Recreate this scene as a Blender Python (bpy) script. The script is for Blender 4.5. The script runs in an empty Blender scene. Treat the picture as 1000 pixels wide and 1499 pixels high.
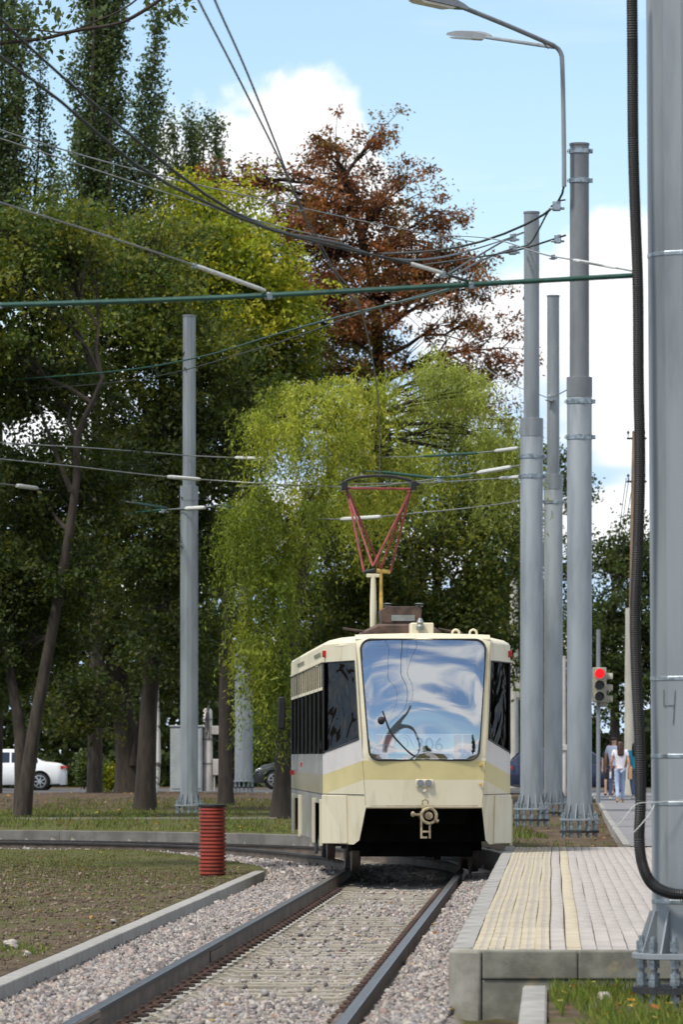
import bpy, bmesh, math, random
import numpy as np
from mathutils import Vector, Matrix

random.seed(7)
rng = np.random.default_rng(11)
SC = bpy.context.scene
COL = SC.collection
F = 7150.0            # focal length in photo pixels (1000 px wide frame)
CAMZ, HOR = 1.55, 1107.0
R = math.radians

# ------------------------------------------------------------------ camera
cam = bpy.data.cameras.new('camera')
camo = bpy.data.objects.new('camera', cam)
COL.objects.link(camo)
camo.location = (0, 0, CAMZ)
camo.rotation_euler = (R(90), 0, 0)
cam.sensor_fit = 'HORIZONTAL'
cam.sensor_width = 36.0
cam.lens = 36.0 * F / 1000.0
cam.shift_y = 0.3575
cam.clip_start = 0.5
cam.clip_end = 9000
cam.dof.use_dof = True
cam.dof.focus_distance = 53.0
cam.dof.aperture_fstop = 11
SC.camera = camo

# ------------------------------------------------------------------ world, sun, exposure
SUN_EL, SUN_AZ = R(58), R(228)        # azimuth clockwise from +Y
W = bpy.data.worlds.new('World')
SC.world = W
W.use_nodes = True


class NT:
    """tiny node tree helper"""
    def __init__(s, tree):
        s.t = tree
        s.t.nodes.clear()

    def n(s, typ, ins=None, **kw):
        nd = s.t.nodes.new(typ)
        for k, v in kw.items():
            setattr(nd, k, v)
        for k, v in (ins or {}).items():
            sock = nd.inputs[k]
            if isinstance(v, bpy.types.NodeSocket):
                s.t.links.new(v, sock)
            else:
                sock.default_value = v
        return nd

    def m(s, op, a, b=0.0, c=None, clamp=False):
        ins = {0: a, 1: b}
        if c is not None:
            ins[2] = c
        return s.n('ShaderNodeMath', ins, operation=op, use_clamp=clamp).outputs[0]

    def smooth(s, x, lo, hi):
        return s.n('ShaderNodeMapRange', {'Value': x, 'From Min': lo, 'From Max': hi, 'To Min': 0.0, 'To Max': 1.0},
                   interpolation_type='SMOOTHSTEP').outputs[0]

    def mix(s, f, a, b, blend='MIX'):
        return s.n('ShaderNodeMix', {0: f, 6: a, 7: b}, data_type='RGBA', blend_type=blend).outputs[2]

    def noise(s, vec, scale, detail=4.0, rough=0.55, out='Fac', dist=0.0):
        return s.n('ShaderNodeTexNoise', {'Vector': vec, 'Scale': scale, 'Detail': detail, 'Roughness': rough, 'Distortion': dist}).outputs[out]


def c4(c):
    return (c[0], c[1], c[2], 1.0)


SKY_STRENGTH = 0.13
w = NT(W.node_tree)
sky = w.n('ShaderNodeTexSky', sky_type='NISHITA')
sky.sun_disc = False
sky.sun_elevation = SUN_EL
sky.sun_rotation = SUN_AZ
sky.air_density = 1.0
sky.dust_density = 0.25
sky.ozone_density = 2.2
tc = w.n('ShaderNodeTexCoord').outputs['Generated']
sx = w.n('ShaderNodeSeparateXYZ', {0: tc})
az = w.m('ARCTAN2', sx.outputs[0], sx.outputs[1])
el = w.m('ARCSINE', sx.outputs[2])


def gauss(c, s, a):
    d = w.m('DIVIDE', w.m('SUBTRACT', az, c), s)
    return w.m('MULTIPLY', w.m('EXPONENT', w.m('MULTIPLY', w.m('MULTIPLY', d, d), -1.0)), a)


# low bank of cumulus all round the horizon, its top edge varying with azimuth
bank_noise = w.n('ShaderNodeTexNoise', {'W': az, 'Scale': 5.0, 'Detail': 2.0}, noise_dimensions='1D').outputs[0]
H = w.m('ADD', 0.100, w.m('MULTIPLY', w.m('SUBTRACT', bank_noise, 0.5), 0.05))


def plateau(a, b, s_, h):
    up_ = w.smooth(az, a - s_, a + s_)
    dn_ = w.smooth(az, b - 2.6 * s_, b + 2.6 * s_)
    return w.m('MULTIPLY', w.m('SUBTRACT', up_, dn_), h)


H = w.m('ADD', H, plateau(-0.041, 0.012, 0.006, 0.038))
H = w.m('ADD', H, plateau(0.047, 0.085, 0.006, 0.004))
H = w.m('ADD', H, plateau(0.012, 0.036, 0.010, -0.012))
fine = w.noise(tc, 75.0, 6.0, 0.55)
med = w.noise(tc, 28.0, 3.0, 0.5)
edge = w.m('ADD', w.m('MULTIPLY', w.m('SUBTRACT', fine, 0.5), 0.020), w.m('MULTIPLY', w.m('SUBTRACT', med, 0.5), 0.016))
bank = w.smooth(w.m('SUBTRACT', w.m('ADD', H, edge), el), -0.0015, 0.0045)
# cumulus higher up, over the whole dome
zc = w.m('ADD', w.m('MAXIMUM', sx.outputs[2], 0.0), 0.12)
pv = w.n('ShaderNodeCombineXYZ', {0: w.m('DIVIDE', sx.outputs[0], zc), 1: w.m('DIVIDE', sx.outputs[1], zc), 2: 0.0}).outputs[0]
up = w.noise(pv, 1.1, 7.0, 0.55)
high = w.m('MULTIPLY', w.smooth(up, 0.41, 0.57), w.smooth(el, 0.165, 0.24))
wisp = w.m('MULTIPLY', w.smooth(w.noise(pv, 2.3, 6.0, 0.6, dist=0.6), 0.52, 0.85), 0.35)
# soft grey-blue undersides / breaks inside the bank
st = w.n('ShaderNodeMapping', {'Vector': tc, 'Scale': (22.0, 22.0, 75.0)}).outputs[0]
belly = w.smooth(w.noise(st, 1.0, 3.0, 0.5), 0.38, 0.58)
belly = w.m('MULTIPLY', belly, w.smooth(w.m('SUBTRACT', H, el), 0.016, 0.034))
cov = w.m('MAXIMUM', w.m('MAXIMUM', bank, high), wisp, clamp=True)
skyc = w.mix(1.0, sky.outputs[0], c4((1.16, 1.16, 1.14)), 'MULTIPLY')
cloud = w.mix(belly, c4((8.0, 8.1, 8.2)), c4((4.2, 5.6, 7.3)))
colr = w.mix(cov, skyc, cloud)
bg = w.n('ShaderNodeBackground', {'Color': colr, 'Strength': SKY_STRENGTH})
w.n('ShaderNodeOutputWorld', {'Surface': bg.outputs[0]})

sun = bpy.data.lights.new('sun', 'SUN')
sun.energy = 3.6
sun.angle = R(7)                       # sun through thin broken cloud
sun.color = (1.0, 0.95, 0.87)
suno = bpy.data.objects.new('sun', sun)
COL.objects.link(suno)
sd = Vector((math.sin(SUN_AZ) * math.cos(SUN_EL), math.cos(SUN_AZ) * math.cos(SUN_EL), math.sin(SUN_EL)))
suno.rotation_euler = sd.to_track_quat('Z', 'Y').to_euler()
suno.location = sd * 60

vs = SC.view_settings
vs.view_transform = 'Standard'
vs.look = 'None'
vs.exposure = 0.2
vs.gamma = 1.0
vs.use_curve_mapping = False
SC.render.engine = 'CYCLES'
SC.cycles.max_bounces = 8
SC.cycles.transparent_max_bounces = 16

# ------------------------------------------------------------------ materials


def mat(name, col, rough=0.7, metal=0.0, var=0.15, scale=3.0, bump=0.0, bscale=60.0, stretch=(1, 1, 1), col2=None,
        rand=0.0, thr=(0.35, 0.65), spec=0.4, coords='Object', dirt=None, dirt_scale=1.2, dirt_thr=(0.5, 0.75)):
    m = bpy.data.materials.new(name)
    m.use_nodes = True
    t = NT(m.node_tree)
    co = t.n('ShaderNodeTexCoord').outputs[coords]
    co = t.n('ShaderNodeMapping', {'Vector': co, 'Scale': stretch}).outputs[0]
    nf = t.smooth(t.noise(co, scale, 5.0, 0.6), thr[0], thr[1])
    c2 = col2 or tuple(max(0, x * (1 - var)) for x in col)
    c1 = col if col2 else tuple(min(1, x * (1 + var)) for x in col)
    c = t.mix(nf, c4(c1), c4(c2))
    if dirt:
        df = t.smooth(t.noise(co, dirt_scale, 6.0, 0.65), dirt_thr[0], dirt_thr[1])
        c = t.mix(df, c, c4(dirt))
    if rand:
        oi = t.n('ShaderNodeObjectInfo').outputs['Random']
        f = t.m('ADD', t.m('MULTIPLY', oi, 2 * rand), 1.0 - rand)
        c = t.n('ShaderNodeVectorMath', {0: c, 'Scale': f}, operation='SCALE').outputs[0]
    ins = {'Base Color': c, 'Roughness': rough, 'Metallic': metal, 'Specular IOR Level': spec}
    if bump:
        b = t.n('ShaderNodeBump', {'Height': t.noise(co, bscale, 4.0, 0.6), 'Strength': bump, 'Distance': 0.01})
        ins['Normal'] = b.outputs[0]
    p = t.n('ShaderNodeBsdfPrincipled', ins)
    t.n('ShaderNodeOutputMaterial', {'Surface': p.outputs[0]})
    return m


def mat_attr(name, rough=0.75, transl=0.0, attr='tint', nscale=0, namt=0.0, spec=0.25):
    m = bpy.data.materials.new(name)
    m.use_nodes = True
    t = NT(m.node_tree)
    a = t.n('ShaderNodeAttribute', attribute_name=attr).outputs['Color']
    if nscale:
        co = t.n('ShaderNodeTexCoord').outputs['Object']
        f = t.m('ADD', t.m('MULTIPLY', t.noise(co, nscale, 3.0), 2 * namt), 1 - namt)
        a = t.n('ShaderNodeVectorMath', {0: a, 'Scale': f}, operation='SCALE').outputs[0]
    p = t.n('ShaderNodeBsdfPrincipled', {'Base Color': a, 'Roughness': rough, 'Specular IOR Level': spec})
    o = p.outputs[0]
    if transl:
        tl = t.n('ShaderNodeBsdfTranslucent', {'Color': t.mix(1.0, a, (1.5, 1.4, 0.6, 1), 'MULTIPLY')})
        o = t.n('ShaderNodeMixShader', {0: transl, 1: o, 2: tl.outputs[0]}).outputs[0]
    t.n('ShaderNodeOutputMaterial', {'Surface': o})
    return m


def mat_glass(name, tint, fac, wob=0.0, wscale=2.0, rough=0.01, gcol=(0.95, 0.97, 1)):
    m = bpy.data.materials.new(name)
    m.use_nodes = True
    t = NT(m.node_tree)
    co = t.n('ShaderNodeTexCoord').outputs['Object']
    ins = {'Roughness': rough, 'Color': c4(gcol)}
    if wob:
        h = t.noise(co, wscale, 2.0, 0.5, dist=1.2)
        b = t.n('ShaderNodeBump', {'Height': h, 'Strength': 1.0, 'Distance': wob})
        ins['Normal'] = b.outputs[0]
    g = t.n('ShaderNodeBsdfGlossy', ins)
    tr = t.n('ShaderNodeBsdfTransparent', {'Color': c4(tint)})
    mx = t.n('ShaderNodeMixShader', {0: fac, 1: tr.outputs[0], 2: g.outputs[0]})
    t.n('ShaderNodeOutputMaterial', {'Surface': mx.outputs[0]})
    return m


def mat_emit(name, col, s):
    m = bpy.data.materials.new(name)
    m.use_nodes = True
    t = NT(m.node_tree)
    e = t.n('ShaderNodeEmission', {'Color': c4(col), 'Strength': s})
    t.n('ShaderNodeOutputMaterial', {'Surface': e.outputs[0]})
    return m


M = {}
M['galv'] = mat('galvanised_steel', (0.27, 0.295, 0.31), 0.5, 0.3, scale=2.2, col2=(0.15, 0.168, 0.185), stretch=(1.3, 1.3, 0.2), bump=0.06, bscale=25,
                thr=(0.38, 0.72), dirt=(0.35, 0.37, 0.37), dirt_scale=1.1, dirt_thr=(0.52, 0.7))
M['galv_grey'] = mat('darker_zinc_grey', (0.20, 0.212, 0.225), 0.6, 0.25, scale=3.0, col2=(0.155, 0.165, 0.175), stretch=(1, 1, 0.3))  # a tone darker than the galvanised lower tubes
M['bolt'] = mat('zinc_bolt', (0.30, 0.34, 0.36), 0.38, 0.7, scale=14, var=0.35)
M['darksteel'] = mat('dark_steel', (0.035, 0.036, 0.037), 0.6, 0.3, scale=8, var=0.3)
M['concrete'] = mat('kerb_concrete', (0.31, 0.295, 0.27), 0.85, scale=5, col2=(0.235, 0.225, 0.205), bump=0.25, bscale=90, rand=0.07,
                    dirt=(0.17, 0.16, 0.13), dirt_scale=2.2, dirt_thr=(0.55, 0.8))
M['concrete_dirty'] = mat('stained_concrete', (0.23, 0.22, 0.18), 0.9, scale=4, col2=(0.13, 0.125, 0.10), bump=0.3, bscale=70,
                          dirt=(0.30, 0.25, 0.16), dirt_scale=3, dirt_thr=(0.6, 0.75), rand=0.06)
M['concrete_mid'] = mat('lit_corner_stained_concrete', (0.29, 0.275, 0.235), 0.9, scale=4, col2=(0.19, 0.18, 0.145), bump=0.3, bscale=70, dirt=(0.13, 0.12, 0.09), dirt_scale=3, dirt_thr=(0.55, 0.8))  # stained; lighter base imitates light caught by the rounded corner
M['concrete_old'] = mat('old_wall_concrete', (0.155, 0.148, 0.132), 0.9, scale=2, col2=(0.10, 0.096, 0.085), bump=0.2, bscale=50, rand=0.05)
M['paver'] = mat('grey_paver', (0.36, 0.325, 0.295), 0.85, scale=9, var=0.1, bump=0.15, bscale=120, rand=0.09, dirt=(0.24, 0.23, 0.22), dirt_scale=1.5, dirt_thr=(0.55, 0.8))
M['paver_y'] = mat('yellow_paver', (0.41, 0.352, 0.25), 0.85, scale=9, var=0.08, bump=0.15, bscale=120, rand=0.07, dirt=(0.34, 0.30, 0.235), dirt_scale=1.6, dirt_thr=(0.42, 0.75))
M['paver_r'] = mat('worn_tactile_groove', (0.345, 0.31, 0.265), 0.9, scale=9, var=0.1, rand=0.05)
M['joint'] = mat('paver_joint_sand', (0.13, 0.09, 0.06), 0.95, scale=20, var=0.3)
M['sleeper'] = mat('sleeper_concrete', (0.30, 0.27, 0.21), 0.9, scale=6, col2=(0.21, 0.19, 0.15), bump=0.3, bscale=60, rand=0.14)
M['railtop'] = mat('polished_rail_head', (0.10, 0.10, 0.105), 0.32, 0.8, scale=6, var=0.25, stretch=(6, 0.4, 6))
M['railhead'] = mat('rail_head_shade', (0.030, 0.025, 0.022), 0.7, 0.1, scale=5, var=0.25)  # darker tone imitates shade on the head's sides and underside
M['railside'] = mat('rusty_rail_side', (0.135, 0.104, 0.080), 0.7, 0.1, scale=5, col2=(0.075, 0.056, 0.042), stretch=(1, 0.5, 1), bump=0.15, bscale=40)
M['rust'] = mat('rust_fastener', (0.055, 0.032, 0.024), 0.85, 0.2, scale=15, var=0.45, rand=0.3)
M['clipw'] = mat('pale_fastener_pad', (0.52, 0.50, 0.44), 0.8, scale=15, var=0.2)
M['asphalt'] = mat('pavement_asphalt', (0.19, 0.185, 0.19), 0.9, scale=3, var=0.12, bump=0.2, bscale=80)
M['road'] = mat('road_asphalt', (0.075, 0.073, 0.072), 0.85, scale=2, var=0.2)
M['pathc'] = mat('pale_path', (0.26, 0.245, 0.22), 0.9, scale=2, var=0.2)
M['cream'] = mat('tram_cream_paint', (0.63, 0.575, 0.42), 0.42, scale=1.3, col2=(0.58, 0.52, 0.37), dirt=(0.34, 0.28, 0.185), dirt_scale=4.0, dirt_thr=(0.50, 0.85), stretch=(1, 1, 0.3))
M['creamdirty'] = mat('grimy_cream_paint', (0.40, 0.33, 0.20), 0.55, scale=9, col2=(0.14, 0.105, 0.065), thr=(0.38, 0.66))
M['roofc'] = mat('tram_roof_paint', (0.70, 0.64, 0.46), 0.5, scale=1.4, col2=(0.62, 0.56, 0.40), dirt=(0.42, 0.37, 0.28), dirt_scale=2.5, dirt_thr=(0.55, 0.85))
M['lilac'] = mat('tram_pale_band', (0.54, 0.51, 0.49), 0.45, scale=1.5, var=0.06, dirt=(0.42, 0.38, 0.32), dirt_scale=2, dirt_thr=(0.55, 0.9))
M['stripe'] = mat('tram_yellow_band', (0.53, 0.455, 0.22), 0.45, scale=1.5, var=0.06, dirt=(0.40, 0.33, 0.17), dirt_scale=2, dirt_thr=(0.55, 0.9))
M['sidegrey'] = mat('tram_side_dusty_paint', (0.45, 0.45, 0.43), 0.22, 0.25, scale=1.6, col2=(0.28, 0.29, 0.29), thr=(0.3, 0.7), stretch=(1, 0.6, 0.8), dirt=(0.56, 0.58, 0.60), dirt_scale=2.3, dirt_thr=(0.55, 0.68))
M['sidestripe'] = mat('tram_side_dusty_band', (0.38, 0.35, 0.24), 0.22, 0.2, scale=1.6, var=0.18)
M['black'] = mat('black_paint', (0.012, 0.012, 0.013), 0.55, var=0.2)
M['matt_black'] = mat('near_black_matt', (0.008, 0.0075, 0.007), 0.95, var=0.3, spec=0.05)  # tram underside's shade put into a near-black, glossless colour
M['rubber'] = mat('black_rubber', (0.018, 0.018, 0.019), 0.6, var=0.25, scale=5)
M['conduit'] = mat('black_corrugated_plastic', (0.010, 0.010, 0.011), 0.5, var=0.2)
M['windscreen'] = mat_glass('windscreen_glass', (0.74, 0.78, 0.78), 0.46)
M['sideglass'] = mat_glass('tinted_side_glass', (0.05, 0.05, 0.05), 0.05, wob=0.02, wscale=1.2)
M['sideglass2'] = mat_glass('tinted_saloon_glass', (0.05, 0.05, 0.05), 0.2, wob=0.010, wscale=2.5)
M['ventglass'] = mat('brown_vent_pane', (0.085, 0.058, 0.030), 0.25, scale=3, var=0.5)
M['white'] = mat('white_board', (0.72, 0.71, 0.68), 0.6, var=0.06)
M['redlamp'] = mat('red_lens', (0.42, 0.018, 0.015), 0.3, var=0.2)
M['red_block'] = mat('faded_red_panel', (0.45, 0.075, 0.04), 0.5, var=0.25, scale=9)
M['pinkred'] = mat('red_pantograph_paint', (0.20, 0.034, 0.030), 0.5, scale=6, var=0.3)
M['yellowpost'] = mat('ochre_paint', (0.42, 0.28, 0.07), 0.6, scale=6, var=0.3)
M['browneq'] = mat('brown_roof_equipment', (0.065, 0.038, 0.028), 0.6, scale=6, var=0.5)
M['interior'] = mat('dark_interior', (0.045, 0.045, 0.045), 0.8, var=0.3)
M['pipe_red'] = mat('brick_red_plastic', (0.27, 0.045, 0.028), 0.45, scale=3, var=0.18, dirt=(0.20, 0.085, 0.065), dirt_scale=5, dirt_thr=(0.5, 0.75))
M['green_cable'] = mat('dark_green_sheath', (0.012, 0.062, 0.045), 0.5, scale=20, var=0.2)
M['wire'] = mat('dark_wire', (0.045, 0.05, 0.045), 0.5, 0.3, var=0.2)
M['wire_grey'] = mat('grey_steel_wire', (0.22, 0.23, 0.22), 0.5, 0.4, var=0.2)
M['rod'] = mat('pale_insulator_rod', (0.62, 0.62, 0.58), 0.4, 0.1, var=0.15, scale=30)
M['whitewire'] = mat('white_tie_wire', (0.42, 0.42, 0.40), 0.5, var=0.1)
M['bark'] = mat('bark_grey_brown', (0.052, 0.040, 0.030), 0.95, scale=9, col2=(0.026, 0.020, 0.015), stretch=(1, 1, 0.25), bump=0.8, bscale=14)
M['bark_dark'] = mat('bark_dark', (0.045, 0.034, 0.026), 0.95, scale=9, col2=(0.025, 0.02, 0.016), stretch=(1, 1, 0.25), bump=0.8, bscale=14)
M['bark_pale'] = mat('bark_pale', (0.075, 0.062, 0.050), 0.95, scale=9, col2=(0.04, 0.032, 0.025), stretch=(1, 1, 0.2), bump=0.8, bscale=14)
M['bark_white'] = mat('whitewashed_bark', (0.55, 0.54, 0.50), 0.9, scale=6, col2=(0.10, 0.09, 0.08), thr=(0.5, 0.6))
M['leaf'] = mat_attr('leaf', 0.55, 0.38)
M['stone'] = mat_attr('ballast_stone', 0.85, 0.0, nscale=30, namt=0.25)
M['blade'] = mat_attr('grass_blade', 0.6, 0.25)
M['skin'] = mat('skin', (0.52, 0.30, 0.21), 0.6, var=0.05)
M['hair'] = mat('brown_hair', (0.055, 0.026, 0.018), 0.5, var=0.3, scale=20)
M['hair_dark'] = mat('dark_hair', (0.022, 0.014, 0.011), 0.5, var=0.3, scale=20)
M['shirt_w'] = mat('white_shirt', (0.70, 0.67, 0.71), 0.8, var=0.05)
M['shirt_b'] = mat('pale_blue_shirt', (0.50, 0.56, 0.72), 0.8, var=0.1, scale=12)
M['teal'] = mat('turquoise_top', (0.03, 0.28, 0.40), 0.8, var=0.1)
M['blackcloth'] = mat('black_cloth', (0.015, 0.014, 0.016), 0.9, var=0.2)
M['jeans'] = mat('light_blue_jeans', (0.36, 0.45, 0.63), 0.85, var=0.1, scale=8)
M['jeans_d'] = mat('dark_blue_jeans', (0.07, 0.10, 0.17), 0.85, var=0.15, scale=8)
M['tan'] = mat('tan_bag', (0.45, 0.27, 0.15), 0.7, var=0.1)
M['shoe_w'] = mat('white_shoe', (0.7, 0.7, 0.68), 0.6, var=0.05)
M['carwhite'] = mat('car_white_paint', (0.78, 0.78, 0.77), 0.2, var=0.02, spec=0.6)
M['carblue'] = mat('car_dark_blue_paint', (0.032, 0.040, 0.078), 0.18, 0.3, var=0.1, spec=0.6)
M['carblack'] = mat('car_charcoal_paint', (0.03, 0.032, 0.034), 0.2, 0.2, var=0.1, spec=0.6)
M['carglass'] = mat('car_window', (0.02, 0.025, 0.03), 0.05, 0.0, var=0.1, spec=0.9)
M['chrome'] = mat('alloy', (0.55, 0.56, 0.57), 0.3, 0.8, var=0.1)
M['cabinet'] = mat('cabinet_grey_paint', (0.40, 0.43, 0.44), 0.6, scale=2, var=0.1)
M['polew'] = mat('pale_concrete_pole', (0.50, 0.47, 0.44), 0.85, scale=4, var=0.15, stretch=(1, 1, 0.3))
M['polec'] = mat('beige_concrete_pole', (0.42, 0.40, 0.34), 0.85, scale=4, var=0.12, stretch=(1, 1, 0.3))
M['wood'] = mat('old_wood_pole', (0.20, 0.14, 0.09), 0.9, scale=6, var=0.3, stretch=(1, 1, 0.2))
M['signal'] = mat('signal_head_grey', (0.30, 0.28, 0.22), 0.6, var=0.1)
M['lampoff'] = mat('unlit_lens', (0.03, 0.03, 0.03), 0.3, var=0.2)
M['lampred'] = mat_emit('lit_red_signal', (1.0, 0.012, 0.02), 1.6)
M['lamphead'] = mat('lamp_head_grey', (0.20, 0.21, 0.22), 0.5, 0.2, var=0.1)
M['lampglass'] = mat('lamp_diffuser', (0.75, 0.75, 0.72), 0.4, var=0.05)


def mat_ground():
    m = bpy.data.materials.new('ground_soil_grass_gravel')
    m.use_nodes = True
    t = NT(m.node_tree)
    co = t.n('ShaderNodeTexCoord').outputs['Object']
    z = t.n('ShaderNodeAttribute', attribute_name='zone')
    s3 = t.n('ShaderNodeSeparateColor', {0: z.outputs['Color']})
    g, b = s3.outputs[0], s3.outputs[1]
    soil = t.mix(t.smooth(t.noise(co, 2.5, 8.0, 0.65), 0.35, 0.65), c4((0.120, 0.086, 0.055)), c4((0.050, 0.036, 0.024)))
    soil = t.mix(t.smooth(t.noise(co, 14.0, 6.0, 0.7), 0.56, 0.72), soil, c4((0.19, 0.15, 0.10)))
    grass = t.mix(t.noise(co, 9.0, 6.0, 0.7), c4((0.060, 0.078, 0.016)), c4((0.095, 0.085, 0.030)))
    gn = t.m('ADD', t.noise(co, 0.9, 9.0, 0.68), t.m('SUBTRACT', g, 0.5))
    c = t.mix(t.smooth(gn, 0.42, 0.62), soil, grass)
    grav = t.mix(t.noise(co, 22.0, 6.0, 0.75), c4((0.16, 0.14, 0.13)), c4((0.34, 0.30, 0.28)))
    c = t.mix(b, c, grav)
    bm = t.n('ShaderNodeBump', {'Height': t.noise(co, 18.0, 8.0, 0.7), 'Strength': 0.6, 'Distance': 0.03})
    p = t.n('ShaderNodeBsdfPrincipled', {'Base Color': c, 'Roughness': 0.95, 'Specular IOR Level': 0.15, 'Normal': bm.outputs[0]})
    t.n('ShaderNodeOutputMaterial', {'Surface': p.outputs[0]})
    return m


M['ground'] = mat_ground()

# ------------------------------------------------------------------ object helpers


def P(px, py, Y):
    return Vector(((px - 500) * Y / F, Y, CAMZ + (HOR - py) * Y / F))


def tag(o, label=None, cat=None, group=None, kind=None):
    if label:
        o['label'] = label
    if cat:
        o['category'] = cat
    if group:
        o['group'] = group
    if kind:
        o['kind'] = kind
    return o


def empty(name, loc, rz=0, label=None, cat=None, group=None, kind=None):
    o = bpy.data.objects.new(name, None)
    o.empty_display_size = 0.2
    COL.objects.link(o)
    o.location = loc
    o.rotation_euler = (0, 0, rz)
    return tag(o, label, cat, group, kind)


class MB:
    def __init__(s):
        s.v, s.f, s.mi = [], [], []

    def add(s, vs, fs, m=0):
        b = len(s.v)
        s.v += [tuple(v) for v in vs]
        s.f += [tuple(b + i for i in f) for f in fs]
        s.mi += [m] * len(fs)
        return s

    def box(s, x0, x1, y0, y1, z0, z1, m=0):
        return s.add([(x0, y0, z0), (x1, y0, z0), (x1, y1, z0), (x0, y1, z0), (x0, y0, z1), (x1, y0, z1), (x1, y1, z1), (x0, y1, z1)],
                     [(3, 2, 1, 0), (4, 5, 6, 7), (0, 1, 5, 4), (1, 2, 6, 5), (2, 3, 7, 6), (3, 0, 4, 7)], m)

    def chbox(s, x0, x1, y0, y1, z0, z1, c, m=0):
        """box with chamfered top"""
        v = [(x0, y0, z0), (x1, y0, z0), (x1, y1, z0), (x0, y1, z0), (x0, y0, z1 - c), (x1, y0, z1 - c), (x1, y1, z1 - c), (x0, y1, z1 - c),
             (x0 + c, y0 + c, z1), (x1 - c, y0 + c, z1), (x1 - c, y1 - c, z1), (x0 + c, y1 - c, z1)]
        f = [(0, 1, 5, 4), (1, 2, 6, 5), (2, 3, 7, 6), (3, 0, 4, 7), (4, 5, 9, 8), (5, 6, 10, 9), (6, 7, 11, 10), (7, 4, 8, 11), (8, 9, 10, 11)]
        return s.add(v, f, m)

    def tube(s, pts, r, n=8, m=0, caps=True, up=None):
        pts = [Vector(p) for p in pts]
        k = len(pts)
        rs = list(r) if hasattr(r, '__len__') else [r] * k
        t0 = (pts[1] - pts[0]).normalized()
        a = Vector(up) if up else (Vector((0, 0, 1)) if abs(t0.z) < 0.9 else Vector((1, 0, 0)))
        u = (a - t0 * a.dot(t0)).normalized()
        vs, fs = [], []
        for i, p in enumerate(pts):
            t = (pts[min(i + 1, k - 1)] - pts[max(i - 1, 0)]).normalized()
            u = (u - t * u.dot(t)).normalized()
            w_ = t.cross(u)
            for j in range(n):
                an = 2 * math.pi * (j + 0.5) / n
                vs.append(p + (u * math.cos(an) + w_ * math.sin(an)) * rs[i])
        for i in range(k - 1):
            for j in range(n):
                j2 = (j + 1) % n
                fs.append((i * n + j, i * n + j2, (i + 1) * n + j2, (i + 1) * n + j))
        if caps:
            fs.append(tuple(range(n - 1, -1, -1)))
            fs.append(tuple((k - 1) * n + j for j in range(n)))
        return s.add(vs, fs, m)

    def cyl(s, p0, p1, r0, r1=None, n=12, m=0):
        return s.tube([p0, p1], [r0, r0 if r1 is None else r1], n, m)

    def lathe(s, prof, n=24, c=(0, 0, 0), m=0, off=0.0):
        vs, fs = [], []
        for r, z in prof:
            for j in range(n):
                a = 2 * math.pi * (j + off) / n
                vs.append((c[0] + r * math.cos(a), c[1] + r * math.sin(a), c[2] + z))
        for i in range(len(prof) - 1):
            for j in range(n):
                j2 = (j + 1) % n
                fs.append((i * n + j, i * n + j2, (i + 1) * n + j2, (i + 1) * n + j))
        fs.append(tuple(range(n - 1, -1, -1)))
        fs.append(tuple((len(prof) - 1) * n + j for j in range(n)))
        return s.add(vs, fs, m)

    def prism(s, poly, z0, z1, m=0, axis='z'):
        n = len(poly)

        def q(a, b, h):
            return (a, b, h) if axis == 'z' else ((a, h, b) if axis == 'y' else (h, a, b))
        vs = [q(a, b, z0) for a, b in poly] + [q(a, b, z1) for a, b in poly]
        fs = [tuple(range(n - 1, -1, -1)), tuple(range(n, 2 * n))] + [(i, (i + 1) % n, n + (i + 1) % n, n + i) for i in range(n)]
        return s.add(vs, fs, m)

    def ball(s, c, r, n=10, m=0):
        prof = [(max(1e-4, math.sin(math.pi * i / 6)) , -math.cos(math.pi * i / 6)) for i in range(7)]
        rr = r if hasattr(r, '__len__') else (r, r, r)
        b = len(s.v)
        s.lathe(prof, n, (0, 0, 0), m)
        for i in range(b, len(s.v)):
            x, y, z = s.v[i]
            s.v[i] = (c[0] + x * rr[0], c[1] + y * rr[1], c[2] + z * rr[2])
        return s

    def mesh(s, name, mats, smooth=True, ang=35, fix=True):
        me = bpy.data.meshes.new(name)
        me.from_pydata(s.v, [], s.f)
        for m in (mats if isinstance(mats, (list, tuple)) else [mats]):
            me.materials.append(M[m] if isinstance(m, str) else m)
        if any(s.mi):
            me.polygons.foreach_set('material_index', s.mi)
        if fix:
            bm = bmesh.new()
            bm.from_mesh(me)
            bmesh.ops.recalc_face_normals(bm, faces=bm.faces)
            bm.to_mesh(me)
            bm.free()
        if smooth:
            me.polygons.foreach_set('use_smooth', [True] * len(me.polygons))
            me.set_sharp_from_angle(angle=R(ang))
        me.update()
        return me

    def build(s, name, mats, parent=None, smooth=True, loc=None, bevel=0, ang=35, fix=True):
        return place(name, s.mesh(name, mats, smooth, ang, fix), parent, loc, bevel)


def place(name, me, parent=None, loc=None, bevel=0, rz=0):
    o = bpy.data.objects.new(name, me)
    COL.objects.link(o)
    if parent:
        o.parent = parent
    if loc is not None:
        o.location = loc
    if rz:
        o.rotation_euler = (0, 0, rz)
    if bevel:
        b = o.modifiers.new('bevel', 'BEVEL')
        b.width = bevel
        b.segments = 2
        b.limit_method = 'ANGLE'
    return o


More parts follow.
